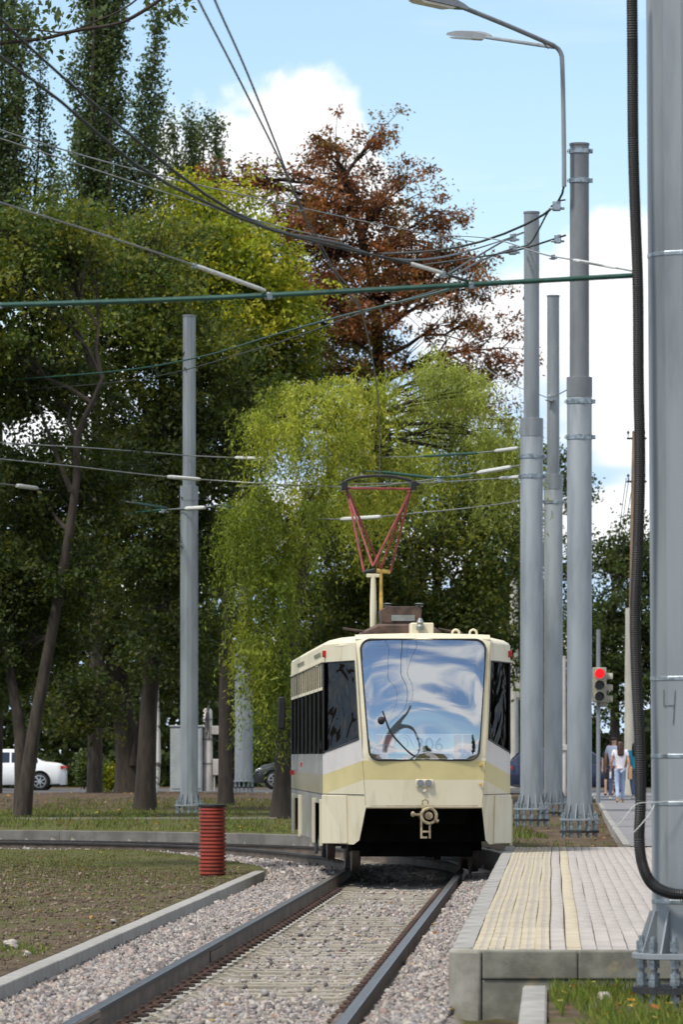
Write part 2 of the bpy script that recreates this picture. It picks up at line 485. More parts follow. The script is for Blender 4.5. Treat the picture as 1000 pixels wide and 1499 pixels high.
def np_mesh(name, verts, faces, material, tint=None, smooth=False):
    """verts (N,3), faces (F,k)"""
    me = bpy.data.meshes.new(name)
    k = faces.shape[1]
    me.vertices.add(len(verts))
    me.vertices.foreach_set('co', verts.astype(np.float32).ravel())
    me.loops.add(faces.size)
    me.loops.foreach_set('vertex_index', faces.astype(np.int32).ravel())
    me.polygons.add(len(faces))
    me.polygons.foreach_set('loop_start', np.arange(0, faces.size, k, dtype=np.int32))
    if smooth:
        me.polygons.foreach_set('use_smooth', np.ones(len(faces), dtype=bool))
    me.update(calc_edges=True)
    if tint is not None:
        a = me.attributes.new('tint', 'FLOAT_COLOR', 'POINT')
        a.data.foreach_set('color', np.c_[tint, np.ones(len(tint))].astype(np.float32).ravel())
    me.materials.append(M[material])
    return me


def copy_tree(o, parent=None):
    c = o.copy()
    COL.objects.link(c)
    if parent:
        c.parent = parent
    for ch in o.children:
        copy_tree(ch, c)
    return c


# ------------------------------------------------------------------ track alignment
def track_path():
    x, y, h, ds, s = -0.809 + 0.0427 * (10 - 28.27), 10.0, math.atan(0.0427), 0.1, 0.0
    out = []
    while len(out) < 1230:
        out.append((x, y, h))
        if y >= 68:
            k = 1 / 42 if s < 6 else (1 / 60 if s < 15 else (1 / 13 if s < 30 else 0))
            h -= k * ds
            s += ds
        x += math.sin(h) * ds
        y += math.cos(h) * ds
    return np.array(out)


TP = track_path()


def track_pt(i, d, z=0.0):
    x, y, h = TP[i]
    return (x + d * math.cos(h), y - d * math.sin(h), z)


def track_dist(X, Y):
    """signed offset of points from the track centre line and index along it"""
    sub = TP[::5]
    D = (X[:, None] - sub[None, :, 0]) ** 2 + (Y[:, None] - sub[None, :, 1]) ** 2
    i = D.argmin(1)
    p = sub[i]
    return (X - p[:, 0]) * np.cos(p[:, 2]) - (Y - p[:, 1]) * np.sin(p[:, 2]), i * 5


def sstep(x, a, b):
    t = np.clip((x - a) / (b - a), 0, 1)
    return t * t * (3 - 2 * t)


POLE_DIPS = [(4.19, 86, 0.08), (3.66, 94, 0.20), (4.90, 113, 0.12), (-3.7, 118, 0.04)]


def xedge(Y):
    """platform edge X"""
    return 0.69 + 0.0432 * (Y - 31.6)


def gheight(X, Y):
    d, i = track_dist(X, Y)
    far = 0.17 + 0.03 * sstep(Y, 88, 105) + 0.10 * sstep(Y, 110, 150)
    far = far + 0.16 * np.exp(-((Y - 150) / 10) ** 2 - ((X + 6) / 7) ** 2)
    lawn = -0.085 + 0.03 * np.sin(X * 1.7 + Y * 0.13) * np.sin(Y * 0.21) + 0.0 * X
    bed = np.where(d > 0.9, -0.13, -0.205) + 0 * X
    inner = 1 - sstep(d, -2.05, -1.93)
    z = bed * (1 - inner) + lawn * inner
    right = (d > 1.42)
    near_right = np.where(d > 1.93, 0.045, -0.16)
    z = np.where(right, np.where(Y > 67.5, far, near_right), z)
    z = np.where(right & (Y > 31.6) & (Y < 67.5), -0.1, z)
    z = np.where((X > xedge(Y) + 4.5) & (Y > 31.6) & (Y < 67.5), 0.2, z)
    # pole pits
    for px, py, pz in POLE_DIPS:
        g = np.exp(-(((X - px) / 0.75) ** 2 + ((Y - py) / 1.6) ** 2) ** 2)
        z = z * (1 - g) + pz * g
    g = np.exp(-(((X - 2.15) / 0.42) ** 2 + ((Y - 30.5) / 0.8) ** 2) ** 2)
    z = np.where(right & (Y < 31.6), z * (1 - g) - 0.04 * g, z)
    return z, d, i


def build_ground():
    xs = np.unique(np.r_[-3000, -1200, -500, -220, -120, -80, -60, np.arange(-50, -9, 1.0), np.arange(-9, 9.01, 0.1), np.arange(10, 50, 1.0), 60, 80, 120, 220, 500, 1200, 3000])
    ys = np.unique(np.r_[-400, -150, -60, -20, 0, 8, 14, np.arange(18, 32, 0.2), np.arange(32, 130, 0.3), np.arange(130, 220, 2.0), 240, 280, 350, 500, 800, 1500, 3500, 6000])
    X, Y = np.meshgrid(xs, ys)
    X, Y = X.ravel(), Y.ravel()
    Z = np.zeros_like(X)
    D = np.zeros_like(X)
    for a in range(0, len(X), 8000):
        Z[a:a + 8000], D[a:a + 8000], _ = gheight(X[a:a + 8000], Y[a:a + 8000])
    ok = (np.abs(X) < 60) & (Y < 220) & (Y > 12)
    n1 = rng.normal(0, 0.006, len(X))
    Z = Z + np.where(ok, n1, 0)
    nx, ny = len(xs), len(ys)
    ii = np.arange(nx * ny).reshape(ny, nx)
    faces = np.stack([ii[:-1, :-1], ii[:-1, 1:], ii[1:, 1:], ii[1:, :-1]], -1).reshape(-1, 4)
    me = np_mesh('ground', np.c_[X, Y, Z], faces, 'ground', smooth=True)
    bed = ((D > -1.98) & (D < 1.42) & (Y < 110)).astype(float)
    grass = np.full(len(X), 0.46)
    lawn = (D < -1.98) & (Y < 96)
    grass = np.where(lawn, 0.50 + 0.10 * sstep(Y, 60, 80) - 0.06 * np.exp(-((Y - 40) / 6) ** 2), grass)
    farz = (D > 1.3) & (Y > 70)
    grass = np.where(farz, np.where(X < 1.5, 0.62, 0.42), grass)
    grass = np.where(farz & (Y > 122), 0.30, grass)
    grass = np.where((D > 1.4) & (Y < 32), 0.5 - 0.4 * np.exp(-(((X - 2.2) / 0.55) ** 2 + ((Y - 29.3) / 1.6) ** 2)), grass)
    a = me.attributes.new('zone', 'FLOAT_COLOR', 'POINT')
    a.data.foreach_set('color', np.c_[grass, bed, 0 * X, 0 * X + 1].astype(np.float32).ravel())
    tag(place('ground', me), kind='structure')


build_ground()


def strip(name, material, pts_l, pts_r, z, kind='structure', label=None):
    mb = MB()
    n = len(pts_l)
    vs = [(x, y, z if not hasattr(z, '__len__') else z[i]) for i, (x, y) in enumerate(pts_l)] + \
         [(x, y, z if not hasattr(z, '__len__') else z[i]) for i, (x, y) in enumerate(pts_r)]
    mb.add(vs, [(i, n + i, n + i + 1, i + 1) for i in range(n - 1)])
    o = mb.build(name, material, smooth=False)
    return tag(o, kind=kind)


# paved path on the right, cross road, pale path on the left
pl = [(4.02, 67.9), (5.5, 100), (6.7, 125), (8.3, 162)]
strip('pavement', 'asphalt', pl, [(x + 3.6, y) for x, y in pl], [0.305, 0.31, 0.315, 0.345])
strip('road', 'road', [(-70, 162), (70, 162)], [(-70, 186), (70, 186)], 0.34)
strip('path', 'pathc', [(-30, 156), (-7.2, 155)], [(-30, 159.5), (-7.2, 158)], 0.335)

# ------------------------------------------------------------------ tram track
track = empty('tram_track', (0, 0, 0), kind='structure')
RAILPROF = [(-0.036, -0.004), (-0.030, 0.0), (0.030, 0.0), (0.036, -0.004), (0.036, -0.036), (0.010, -0.048), (0.010, -0.155), (0.066, -0.168), (0.066, -0.178),
            (-0.066, -0.178), (-0.066, -0.168), (-0.010, -0.155), (-0.010, -0.048), (-0.036, -0.036)]


def build_rail(d0):
    idx = list(range(60, 690, 30)) + list(range(690, 1230, 6))
    n = len(RAILPROF)
    mb = MB()
    vs, fs, mi = [], [], []
    for i in idx:
        for a, z in RAILPROF:
            vs.append(track_pt(i, d0 + a, z))
    for k in range(len(idx) - 1):
        for j in range(n):
            j2 = (j + 1) % n
            fs.append((k * n + j, k * n + j2, (k + 1) * n + j2, (k + 1) * n + j))
            mi.append(0 if j in (0, 1, 2) else (2 if j in (3, 4, 12, 13) else 1))
    mb.v, mb.f, mb.mi = vs, fs, mi
    return mb.build('rail', ['railtop', 'railside', 'railhead'], track, ang=25)


for d in (-0.797, 0.797):
    build_rail(d)

# joint plates on the rails
for d, yy, dx in ((-0.797, 29.2, 0.036), (-0.797, 41.0, 0.012), (0.797, 29.0, -0.052)):
    i = int(np.argmin(abs(TP[:, 1] - yy)))
    mb = MB()
    a, b = track_pt(i - 8, d + dx), track_pt(i + 8, d + dx)
    tt = (Vector(b) - Vector(a)).normalized()
    nn = Vector((tt.y, -tt.x, 0))
    for z0, z1, th in ((-0.05, -0.008, 0.014), (-0.15, -0.06, 0.010)):
        vs = []
        for q in (a, b):
            for sgn in (-1, 1):
                for z in (z0, z1):
                    v = Vector(q) + nn * (th * sgn)
                    vs.append((v.x, v.y, z))
        mb.add(vs, [(0, 1, 3, 2), (4, 6, 7, 5), (0, 4, 5, 1), (2, 3, 7, 6), (1, 5, 7, 3), (0, 2, 6, 4)])
    mb.build('joint_plate', 'railside', track, smooth=False)

# sleepers (one mesh, shared)
mb = MB()
prof = [(-1.3, -0.17), (-0.55, -0.17), (-0.5, -0.186), (0.5, -0.186), (0.55, -0.17), (1.3, -0.17)]
vs = []
for x, z in prof:
    for y, zz in ((-0.125, -0.30), (-0.105, z), (0.105, z), (0.125, -0.30)):
        vs.append((x, y, zz))
fs = []
for k in range(5):
    for j in range(3):
        fs.append((k * 4 + j, k * 4 + j + 1, k * 4 + 5 + j, k * 4 + 4 + j))
fs += [(0, 1, 2, 3), (23, 22, 21, 20)]
mb.add(vs, fs)
sl_me = mb.mesh('sleeper', 'sleeper', smooth=False)
# rail fastener: plate, two spring clips, bolt
mb = MB()
mb.box(-0.02, 0.10, -0.075, 0.075, -0.176, -0.163, 1)
mb.box(0.012, 0.085, -0.06, 0.06, -0.163, -0.145, 0)
mb.tube([(0.02, -0.055, -0.142), (0.07, -0.06, -0.118), (0.105, -0.02, -0.125), (0.105, 0.02, -0.125), (0.07, 0.06, -0.118), (0.02, 0.055, -0.142)], 0.012, 5)
mb.cyl((0.055, 0, -0.16), (0.055, 0, -0.092), 0.017, n=6)
fa_me = mb.mesh('rail_fastener', ['rust', 'clipw'], smooth=False)
sleeper_idx = list(range(72, 1200, 6))
nf = 0
SL_S = []
for k, i in enumerate(sleeper_idx):
    if k % 1:
        continue
    x, y, h = TP[i]
    if y > 96:
        continue
    o = place('sleeper', sl_me, track, (x, y, random.uniform(-0.010, 0.006)), rz=-h + random.uniform(-0.01, 0.01))
    SL_S.append(i)
    if y < 62 and nf < 296:
        for d, sg in ((-0.797, 1), (-0.797, -1), (0.797, 1), (0.797, -1)):
            if nf >= 296 or sg < 0 and d < 0 and y > 40 or (d > 0 and sg > 0):
                continue
            p = track_pt(i, d + sg * 0.055)
            fo = place('rail_fastener', fa_me, track, p, rz=-h + (0 if sg > 0 else math.pi))
            fo.scale = (1.25, 1.5, 1.0)
            nf += 1


# ballast stones: broken rock, one mass nobody could count
def rock_block():
    v = np.array([(x, y, z) for z in (-1, 1) for x, y in ((-1, -1), (1, -1), (1, 1), (-1, 1))]) * 0.72
    f = np.array([(0, 3, 2), (0, 2, 1), (4, 5, 6), (4, 6, 7), (0, 1, 5), (0, 5, 4), (1, 2, 6), (1, 6, 5), (2, 3, 7), (2, 7, 6), (3, 0, 4), (3, 4, 7)])
    return v, f


def stones(name, n, sampler, size, parent=None, pal=None):
    V, Fc = rock_block()
    variants = []
    for k in range(12):
        vv = (V + rng.normal(0, 0.26, V.shape)) * rng.uniform(0.5, 1.25, (1, 3))
        variants.append(vv)
    variants = np.array(variants)
    pos = sampler(n)
    n = len(pos)
    q = rng.normal(size=(n, 4))
    q /= np.linalg.norm(q, axis=1)[:, None]
    a, b, c, d = q.T
    Rm = np.stack([np.stack([1 - 2 * (c * c + d * d), 2 * (b * c - a * d), 2 * (b * d + a * c)], -1),
                   np.stack([2 * (b * c + a * d), 1 - 2 * (b * b + d * d), 2 * (c * d - a * b)], -1),
                   np.stack([2 * (b * d - a * c), 2 * (c * d + a * b), 1 - 2 * (b * b + c * c)], -1)], 1)
    sz = rng.uniform(size[0], size[1], n) * np.exp(rng.normal(0, 0.2, n))
    vs_ = np.einsum('nij,nkj->nki', Rm, variants[rng.integers(0, 12, n)]) * sz[:, None, None] + pos[:, None, :]
    fs_ = Fc[None] + (np.arange(n) * len(V))[:, None, None]
    pal = np.array(pal) if pal else np.array([(0.29, 0.255, 0.238), (0.23, 0.20, 0.188), (0.36, 0.325, 0.30), (0.17, 0.155, 0.15), (0.29, 0.22, 0.195), (0.26, 0.25, 0.245), (0.35, 0.31, 0.265), (0.14, 0.125, 0.12)])
    col = pal[rng.integers(0, len(pal), n)] * rng.uniform(0.75, 1.25, (n, 1))
    me = np_mesh(name, vs_.reshape(-1, 3), fs_.reshape(-1, 3), 'stone', np.repeat(col, len(V), 0))
    return tag(place(name, me, parent), kind='stuff')


def vnoise(x, y, seed=0):
    r = np.random.default_rng(seed)
    out = 0
    for k in range(7):
        f = 0.5 * 1.7 ** k
        a, b, p = r.normal(size=3)
        out = out + np.sin(f * (x * a * 1.6 + y * b) + 6 * p) / (1 + 0.5 * k)
    return out / 2.0


def ballast_sampler(n):
    t = rng.random(n)
    yy = 26 + 43 * t ** 1.35
    xx = rng.uniform(-1.86, 1.36, n)
    i = np.clip(((yy - 10) / 0.0999).astype(int), 0, 579)
    X = TP[i, 0] + xx
    Y = TP[i, 1]
    ins = np.abs(xx) < 0.74
    # stones lie thinner on the sleepers between the rails
    ph = ((i - 72) % 6) / 6.0
    on_sl = (np.minimum(ph, 1 - ph) < 0.22)
    cover = vnoise(X * 1.3, Y * 0.45, 5)
    keep = ~(np.abs(np.abs(xx) - 0.797) < 0.085)
    fast = np.abs(xx + 0.797 - 0.15) < 0.06
    keep &= ~(fast & (rng.random(n) < 0.8))
    keep &= ~(ins & (rng.random(n) < np.where(on_sl, np.where(cover < 0.5, 0.965, 0.6), np.where(cover < 0.5, 0.3, 0.3))))
    sh = np.where(xx > 0, 0.085 + 0.02 * sstep(xx, 0.95, 1.3), 0.02 * sstep(-xx, 0.9, 1.2))
    low = ins & (cover < 0.5)
    Z = np.where(ins, np.where(low, np.where(on_sl, -0.186, -0.218), -0.195), -0.185 + sh) + rng.uniform(-0.01, 0.012, n)
    return np.c_[X, Y, Z][keep]


ballast = stones('ballast_stones', 125000, ballast_sampler, (0.010, 0.022))


def curve_sampler(n):
    i = rng.integers(575, 900, n)
    d = np.where(rng.random(n) < 0.75, rng.uniform(-2.25, -0.9, n), rng.uniform(-0.7, 1.35, n))
    X = TP[i, 0] + d * np.cos(TP[i, 2])
    Y = TP[i, 1] - d * np.sin(TP[i, 2])
    Z = -0.15 - 0.035 * np.abs(d + 1.3) + rng.uniform(-0.02, 0.02, n)
    return np.c_[X, Y, Z]


stones('ballast_stones', 17000, curve_sampler, (0.015, 0.032))

# ------------------------------------------------------------------ kerbs
left_kerb = empty('concrete_kerb', (-2.35, 33.9, -0.2), 0, 'long low concrete kerb between the patchy lawn and the track ballast', 'kerb')
mb = MB()
mb.chbox(-0.075, 0.075, 0.003, 1.997, -0.15, 0.0, 0.006)
kb_me = mb.mesh('kerb_block', 'concrete', smooth=False)
kdir = math.atan2(1.31, 34.4)
for k in range(21):
    y0 = 26.3 + 2.0 * k
    x0 = -2.37 + (y0 - 33.9) * 0.0381 - 0.085
    o = place('kerb_block', kb_me, left_kerb, rz=-kdir)
    o.location = Vector((x0, y0, -0.045 + random.uniform(-0.002, 0.002))) - Vector(left_kerb.location)
# outer wall of the curve: blocks of 2 m
outer = empty('retaining_kerb', track_pt(640, 1.43, 0.0), 0, 'grey concrete retaining kerb along the outside of the curved track', 'kerb')
ol = Vector(outer.location)
for k in range(26):
    i0, i1 = 582 + k * 22, 582 + (k + 1) * 22
    if i1 > 1220:
        break
    mb = MB()
    vs = []
    for fi in (i0, i1):
        for dd in (1.35, 1.53):
            for z in (-0.35, 0.165):
                x, y, h = TP[fi]
                vs.append(tuple(Vector(track_pt(fi, dd, z)) - ol))
    mb.add(vs, [(0, 1, 3, 2), (4, 6, 7, 5), (0, 4, 5, 1), (2, 3, 7, 6), (1, 5, 7, 3), (0, 2, 6, 4)])
    mb.build('kerb_block', 'concrete_old', outer, smooth=False, bevel=0.012)
# thin edging beyond it
edg = empty('path_edging', (-6, 105, 0.15), 0, 'thin pale concrete edging strip across the grass behind the track', 'kerb')
mb = MB()
mb.box(-0.99, 0.99, -0.06, 0.06, -0.1, 0.06)
ed_me = mb.mesh('edging_block', 'pathc', smooth=False)
for k in range(-4, 7):
    o = place('edging_block', ed_me, edg, (-4 + 2 * k, 0.18 * k, 0.03 + random.uniform(-0.01, 0.01)), rz=0.09)
# small kerb in the near right corner
nk = empty('kerb_stub', (1.245, 31.4, 0.0), 0, 'short pale concrete kerb stub butting the platform front beside grass', 'kerb')
for k in range(6):
    mb = MB()
    mb.chbox(-0.078, 0.078, -0.996, -0.004, -0.3, 0.08, 0.012)
    o = mb.build('kerb_block', 'concrete', nk, smooth=False)
    o.location = (-0.0432 * k, -k * 1.0, 0)
    o.rotation_euler = (0, 0, -0.0432)
# edging along the paved path
pe = empty('path_kerb', (4.0, 68, 0.2), 0, 'low concrete edging along the left side of the paved footpath', 'kerb')
mb = MB()
mb.box(-0.05, 0.05, 0.01, 1.99, -0.2, 0.0)
pe_me = mb.mesh('edging_block', 'concrete', smooth=False)
for k in range(45):
    y = 68.2 + 2 * k
    x = np.interp(y, [67.9, 100, 125, 162], [4.02, 5.5, 6.7, 8.3]) - 0.05
    place('edging_block', pe_me, pe, (x - 4.0, y - 68, 0.125 + (0.02 if y > 130 else 0)), rz=-0.046)

# ------------------------------------------------------------------ platform
PY0, PY1, PZ = 31.6, 67.6, 0.30
PANG = math.atan(0.0432)
plat = empty('tram_platform', (xedge(PY0), PY0, 0), -PANG, kind='structure')
# local frame: x to the right from the track edge, y along the platform
LEN = (PY1 - PY0) / math.cos(PANG)
mb = MB()
mb.box(0.10, 4.0, 0.12, LEN - 0.05, -0.3, PZ - 0.025)
mb.build('platform_base', 'joint', plat, smooth=False)
# corner block with a rounded plan
arc = [(0.0 + 0.19 * (1 - math.cos(a)), 0.19 * (1 - math.sin(a))) for a in np.linspace(0, math.pi / 2, 10)]
poly = [(0.0, 0.5)] + arc + [(0.215, 0.0), (0.215, 0.145), (0.15, 0.2), (0.15, 0.5)]
MB().prism(poly, -0.3, PZ).build('corner_block', 'concrete_mid', plat, bevel=0.022, ang=30)
# front kerb blocks, upper course, and recessed footing
x0 = 0.222
for wdt in (0.62, 1.0, 1.0, 1.0):
    MB().box(x0, x0 + wdt - 0.005, 0.0, 0.145, PZ - 0.19, PZ - 0.002).build('kerb_block', 'concrete_dirty', plat, bevel=0.012, smooth=False)
    MB().box(x0, x0 + wdt - 0.004, 0.014, 0.145, -0.35, PZ - 0.193).build('footing_block', 'concrete_dirty', plat, bevel=0.006, smooth=False)
    x0 += wdt
mb = MB()
mb.prism([(0.0, -0.5), (0.15, -0.5), (0.15, PZ), (0.028, PZ), (0.006, PZ - 0.02), (0.0, PZ - 0.06)], 0.004, 0.996, axis='y')
eb_me = mb.mesh('edge_block', 'concrete', smooth=False)
y = 0.5
while y < LEN - 0.4:
    place('edge_block', eb_me, plat, (random.uniform(-0.004, 0.004), y, random.uniform(-0.004, 0.002)))
    y += 1.0
# pavers: columns of 0.1 m x 0.2 m, tactile yellow band, yellow line, grey field
pv_me = {}
mb = MB()
mb.chbox(0.0015, 0.0985, 0.002, 0.198, -0.06, 0.0, 0.004)
pv_me['paver'] = mb.mesh('paver', 'paver', smooth=False)
mb = MB()
mb.chbox(0.0015, 0.0985, 0.002, 0.198, -0.06, 0.0, 0.004)
pv_me['paver_y'] = mb.mesh('yellow_paver', 'paver_y', smooth=False)
mb = MB()
mb.chbox(0.0006, 0.0994, 0.001, 0.199, -0.06, -0.003, 0.001, 1)
mb.chbox(0.002, 0.046, 0.004, 0.196, -0.01, 0.0005, 0.002, 0)
mb.chbox(0.070, 0.0985, 0.004, 0.196, -0.01, 0.0005, 0.002, 0)
pv_me['tactile'] = mb.mesh('tactile_paver', ['paver_y', 'paver_r'], smooth=False)
cols = ['tactile'] * 5 + ['paver'] + ['paver_y'] + ['paver'] * 31
rows = int((LEN - 0.15) / 0.2)
near_left = 294
rest = {k: [] for k in pv_me}
for r_ in range(rows):
    for ci, k in enumerate(cols):
        wob = 0.0035 * math.sin(0.55 * (r_ * 0.2) + (ci // 2) * 1.3) + random.uniform(-0.0008, 0.0008)
        px_, py_ = 0.155 + 0.1002 * ci + wob + (0.006 if ci > 5 else 0) + (0.006 if ci > 4 else 0), 0.15 + 0.2 * r_
        zz = PZ + random.uniform(-0.003, 0.003)
        # keep pavers inside the sheet the photo shows
        if near_left > 0 and ci < 15:
            place(pv_me[k].name if k != 'paver' else 'paver', pv_me[k], plat, (px_, py_, zz))
            near_left -= 1
        else:
            rest[k].append((px_, py_, zz))
for k, lst in rest.items():
    me0 = pv_me[k]
    v0 = np.array([v.co[:] for v in me0.vertices])
    f0 = np.array([list(p_.vertices) for p_ in me0.polygons])
    mi0 = np.array([p_.material_index for p_ in me0.polygons], dtype=np.int32)
    arr = np.array(lst)
    vv = (v0[None] + arr[:, None, :]).reshape(-1, 3)
    ff = (f0[None] + (np.arange(len(arr)) * len(v0))[:, None, None]).reshape(-1, 4)
    me = np_mesh('paving', vv, ff, 'paver' if k == 'paver' else 'paver_y')
    if k == 'tactile':
        me.materials.append(M['paver_r'])
        me.polygons.foreach_set('material_index', np.tile(mi0, len(arr)))
    tag(place('paving', me, plat), kind='stuff')

# ------------------------------------------------------------------ poles on bolted flanges


def catenary_pole(x, y, zg, label, zstep=8.1, ztop=12.2, r1=0.22, r2=0.172, sides=32, clamps=(), upmat='galv', nb=12, lean=0.0, group='galvanised poles on bolted flanges', bands=(), upper=True):
    root = empty('catenary_pole', (x, y, zg), 0, label, 'pole', group)
    zf = 0.36
    off = 0.5
    sm = sides > 16
    MB().lathe([(r1, zf), (r1, zstep - zg - 0.02), (r1 - 0.01, zstep - zg)], sides, off=off).build('lower_tube', 'galv', root, smooth=sm, ang=30)
    if upper:
        MB().lathe([(r2, zstep - zg - 0.05), (r2 - 0.004, ztop - zg)], sides, off=off).build('upper_tube', upmat, root, smooth=sm, ang=30)
        MB().lathe([(r1 + 0.006, zstep - zg - 0.34), (r1 + 0.006, zstep - zg + 0.004), (r2 + 0.01, zstep - zg + 0.012)], sides, off=off).build('sleeve', upmat, root, smooth=sm, ang=30)
        MB().lathe([(r2 + 0.006, ztop - zg - 0.03), (r2 + 0.006, ztop - zg + 0.006)], sides, off=off).build('cap', 'galv_grey', root, smooth=sm, ang=30)
    MB().lathe([(0.345, zf - 0.036), (0.35, zf - 0.033), (0.35, zf - 0.003), (0.345, zf)], 32).build('flange', 'galv', root)
    MB().lathe([(0.35, zf - 0.25), (0.35, zf - 0.21)], 32).build('lower_ring', 'darksteel', root)
    for k in range(nb):
        a = 2 * math.pi * (k + 0.5) / nb
        g = MB()
        p = [(r1 - 0.005, zf), (0.325, zf), (0.318, zf + 0.02), (r1 + 0.015, zf + 0.26), (r1 - 0.005, zf + 0.26)]
        c, s_ = math.cos(a), math.sin(a)
        vs = [(q * c - t * s_, q * s_ + t * c, z) for t in (-0.006, 0.006) for q, z in p]
        n = len(p)
        g.add(vs, [tuple(range(n - 1, -1, -1)), tuple(range(n, 2 * n))] + [(i, (i + 1) % n, n + (i + 1) % n, n + i) for i in range(n)])
        g.build('gusset', 'galv', root, smooth=False)
    mb = MB()
    mb.cyl((0, 0, -0.12), (0, 0, zf + 0.10), 0.017, n=8)
    for z0, z1, rr in ((zf, zf + 0.032, 0.031), (zf + 0.034, zf + 0.066, 0.031), (zf - 0.068, zf - 0.037, 0.031), (zf - 0.105, zf - 0.072, 0.031), (zf - 0.165, zf - 0.135, 0.031), (zf - 0.209, zf - 0.17, 0.033), (zf - 0.32, zf - 0.28, 0.031)):
        mb.cyl((0, 0, z0), (0, 0, z1), rr, n=6)
    me = mb.mesh('anchor_bolt', 'bolt', smooth=False)
    for k in range(nb):
        a = 2 * math.pi * k / nb
        o = place('anchor_bolt', me, root, (0.298 * math.cos(a), 0.298 * math.sin(a), random.uniform(-0.004, 0.02)))
        o.rotation_euler = (0, 0, a * 1.7)
    for z in clamps:
        rr = r1 + 0.012 if z < zstep else r2 + 0.012
        cl = MB().lathe([(rr - 0.012, z - zg - 0.04), (rr, z - zg - 0.04), (rr, z - zg + 0.04), (rr - 0.012, z - zg + 0.04)], 24)
        for sx_ in (-1, 1):
            cl.box(sx_ * rr - 0.02, sx_ * rr + 0.02 + 0.03 * sx_, -0.05, 0.05, z - zg - 0.035, z - zg + 0.035)
            cl.cyl((sx_ * (rr + 0.02), -0.08, z - zg), (sx_ * (rr + 0.02), 0.08, z - zg), 0.012, n=6)
        cl.build('clamp', 'bolt', root)
    for z in bands:
        MB().lathe([(r1 + 0.003, z - zg - 0.012), (r1 + 0.004, z - zg - 0.01), (r1 + 0.004, z - zg + 0.01), (r1 + 0.003, z - zg + 0.012)], sides, off=off).build('band', 'bolt', root, smooth=sm)
    return root


def zpx(py, Y):
    return CAMZ + (HOR - py) * Y / F


poleA = catenary_pole(4.19, 86, 0.10, 'tall grey pole that carries the double street lamp', zpx(553, 86), zpx(211, 86), upmat='galv_grey', clamps=(zpx(588, 86), zpx(640, 86), zpx(265, 86), zpx(222, 86)))
poleB = catenary_pole(3.66, 94, 0.20, 'galvanised pole closest to the tram side, just left of the lamp pole', zpx(613, 94), zpx(311, 94), r2=0.152, clamps=(zpx(668, 94), zpx(697, 94)))
poleC = catenary_pole(4.90, 113, 0.12, 'shorter-looking pole half hidden between two other bolted poles', zpx(695, 113), zpx(433, 113), r2=0.145, clamps=(zpx(735, 113),))
poleL = catenary_pole(-3.68, 118, 0.03, 'grey pole standing alone in the grass behind the red pipe', zpx(712, 118), zpx(462, 118), r2=0.163, sides=12, clamps=(zpx(744, 118),))
poleN = catenary_pole(2.165, 30.5, -0.03, 'big close galvanised pole with a black conduit strapped to it', 8.1, 12.2, sides=12, nb=12, bands=(zpx(375, 30.5), zpx(993, 30.5), zpx(1106, 30.5), zpx(1175, 30.5), zpx(1318, 30.5)))
poleN.rotation_euler = (0, R(-0.4), R(10))
# wide pole further back
poleF = catenary_pole(P(357, 1150, 165).x, 165, 0.38, 'thick pole behind the hanging willow branches, beside a dark car', 8.6, 12.6, r1=0.31, r2=0.24)

# the scratched 4 on the near pole
mb = MB()
for a, b in (((976, 1009), (976, 1033)), ((976, 1033), (991, 1031.5)), ((992, 1010), (989, 1060))):
    pts = []
    for t in np.linspace(0, 1, 5):
        q = P(a[0] + (b[0] - a[0]) * t, a[1] + (b[1] - a[1]) * t, 30.28)
        ddx = q.x - (2.165 - 0.004 * 2.0)
        yy = 30.5 - math.sqrt(max(0.0, 0.2165 ** 2 - ddx * ddx)) + 0.001
        pts.append((q.x - 2.165, yy - 30.5, q.z + 0.03))
    mb.tube(pts, 0.0018, 5)
sc4 = mb.build('painted_number', 'black', poleN)
sc4.matrix_parent_inverse = Matrix.Rotation(R(-10), 4, 'Z')

# black conduit on the near pole
cp = [(925, -30), (926, 60), (927, 200), (930, 310), (934, 420), (935, 560), (937, 680), (934, 800), (930, 900), (932, 990), (937, 1090), (938, 1170), (936, 1225), (940, 1262), (952, 1290), (972, 1304), (1000, 1309), (1040, 1306), (1075, 1296)]
cpts = []
for i, (a, b) in enumerate(cp):
    t = i / (len(cp) - 1)
    Yd = 30.32 if b < 1225 else 30.32 - 0.13 * min(1, (a - 936) / 40)
    if a > 1030:
        Yd = 30.25
    cpts.append(P(a, b, Yd))


def smooth_path(pts, step):
    pts = [Vector(p) for p in pts]
    out = []
    for i in range(len(pts) - 1):
        p0, p1, p2, p3 = pts[max(i - 1, 0)], pts[i], pts[i + 1], pts[min(i + 2, len(pts) - 1)]
        n = max(2, int((p2 - p1).length / step))
        for k in range(n):
            t = k / n
            out.append(0.5 * ((2 * p1) + (p2 - p0) * t + (2 * p0 - 5 * p1 + 4 * p2 - p3) * t * t + (3 * p1 - p0 - 3 * p2 + p3) * t ** 3))
    out.append(pts[-1])
    return out


cs = smooth_path(cpts, 0.0065)
mb = MB()
mb.tube(cs, [0.037 if (i % 2) else 0.0325 for i in range(len(cs))], 12)
cond = mb.build('cable_conduit', 'conduit', smooth=False, fix=False)
tag(cond, 'black corrugated conduit running down the near pole and curling round its foot', 'conduit')
# thin white tie wire round conduit and pole
tw = MB()
tw.tube(smooth_path([P(897, 1214, 30.2), P(912, 1200, 30.2), P(931, 1177, 30.23), P(960, 1174, 30.22), P(1000, 1171, 30.26), P(1040, 1170, 30.3)], 0.03), 0.0028, 6)
tw.tube(smooth_path([P(928, 1218, 30.2), P(940, 1205, 30.2), P(952, 1190, 30.24), P(958, 1178, 30.27)], 0.03), 0.0035, 6)
tag(tw.build('tie_wire', 'whitewire'), 'pale wire tied round the black conduit with a loose curling end', 'wire')

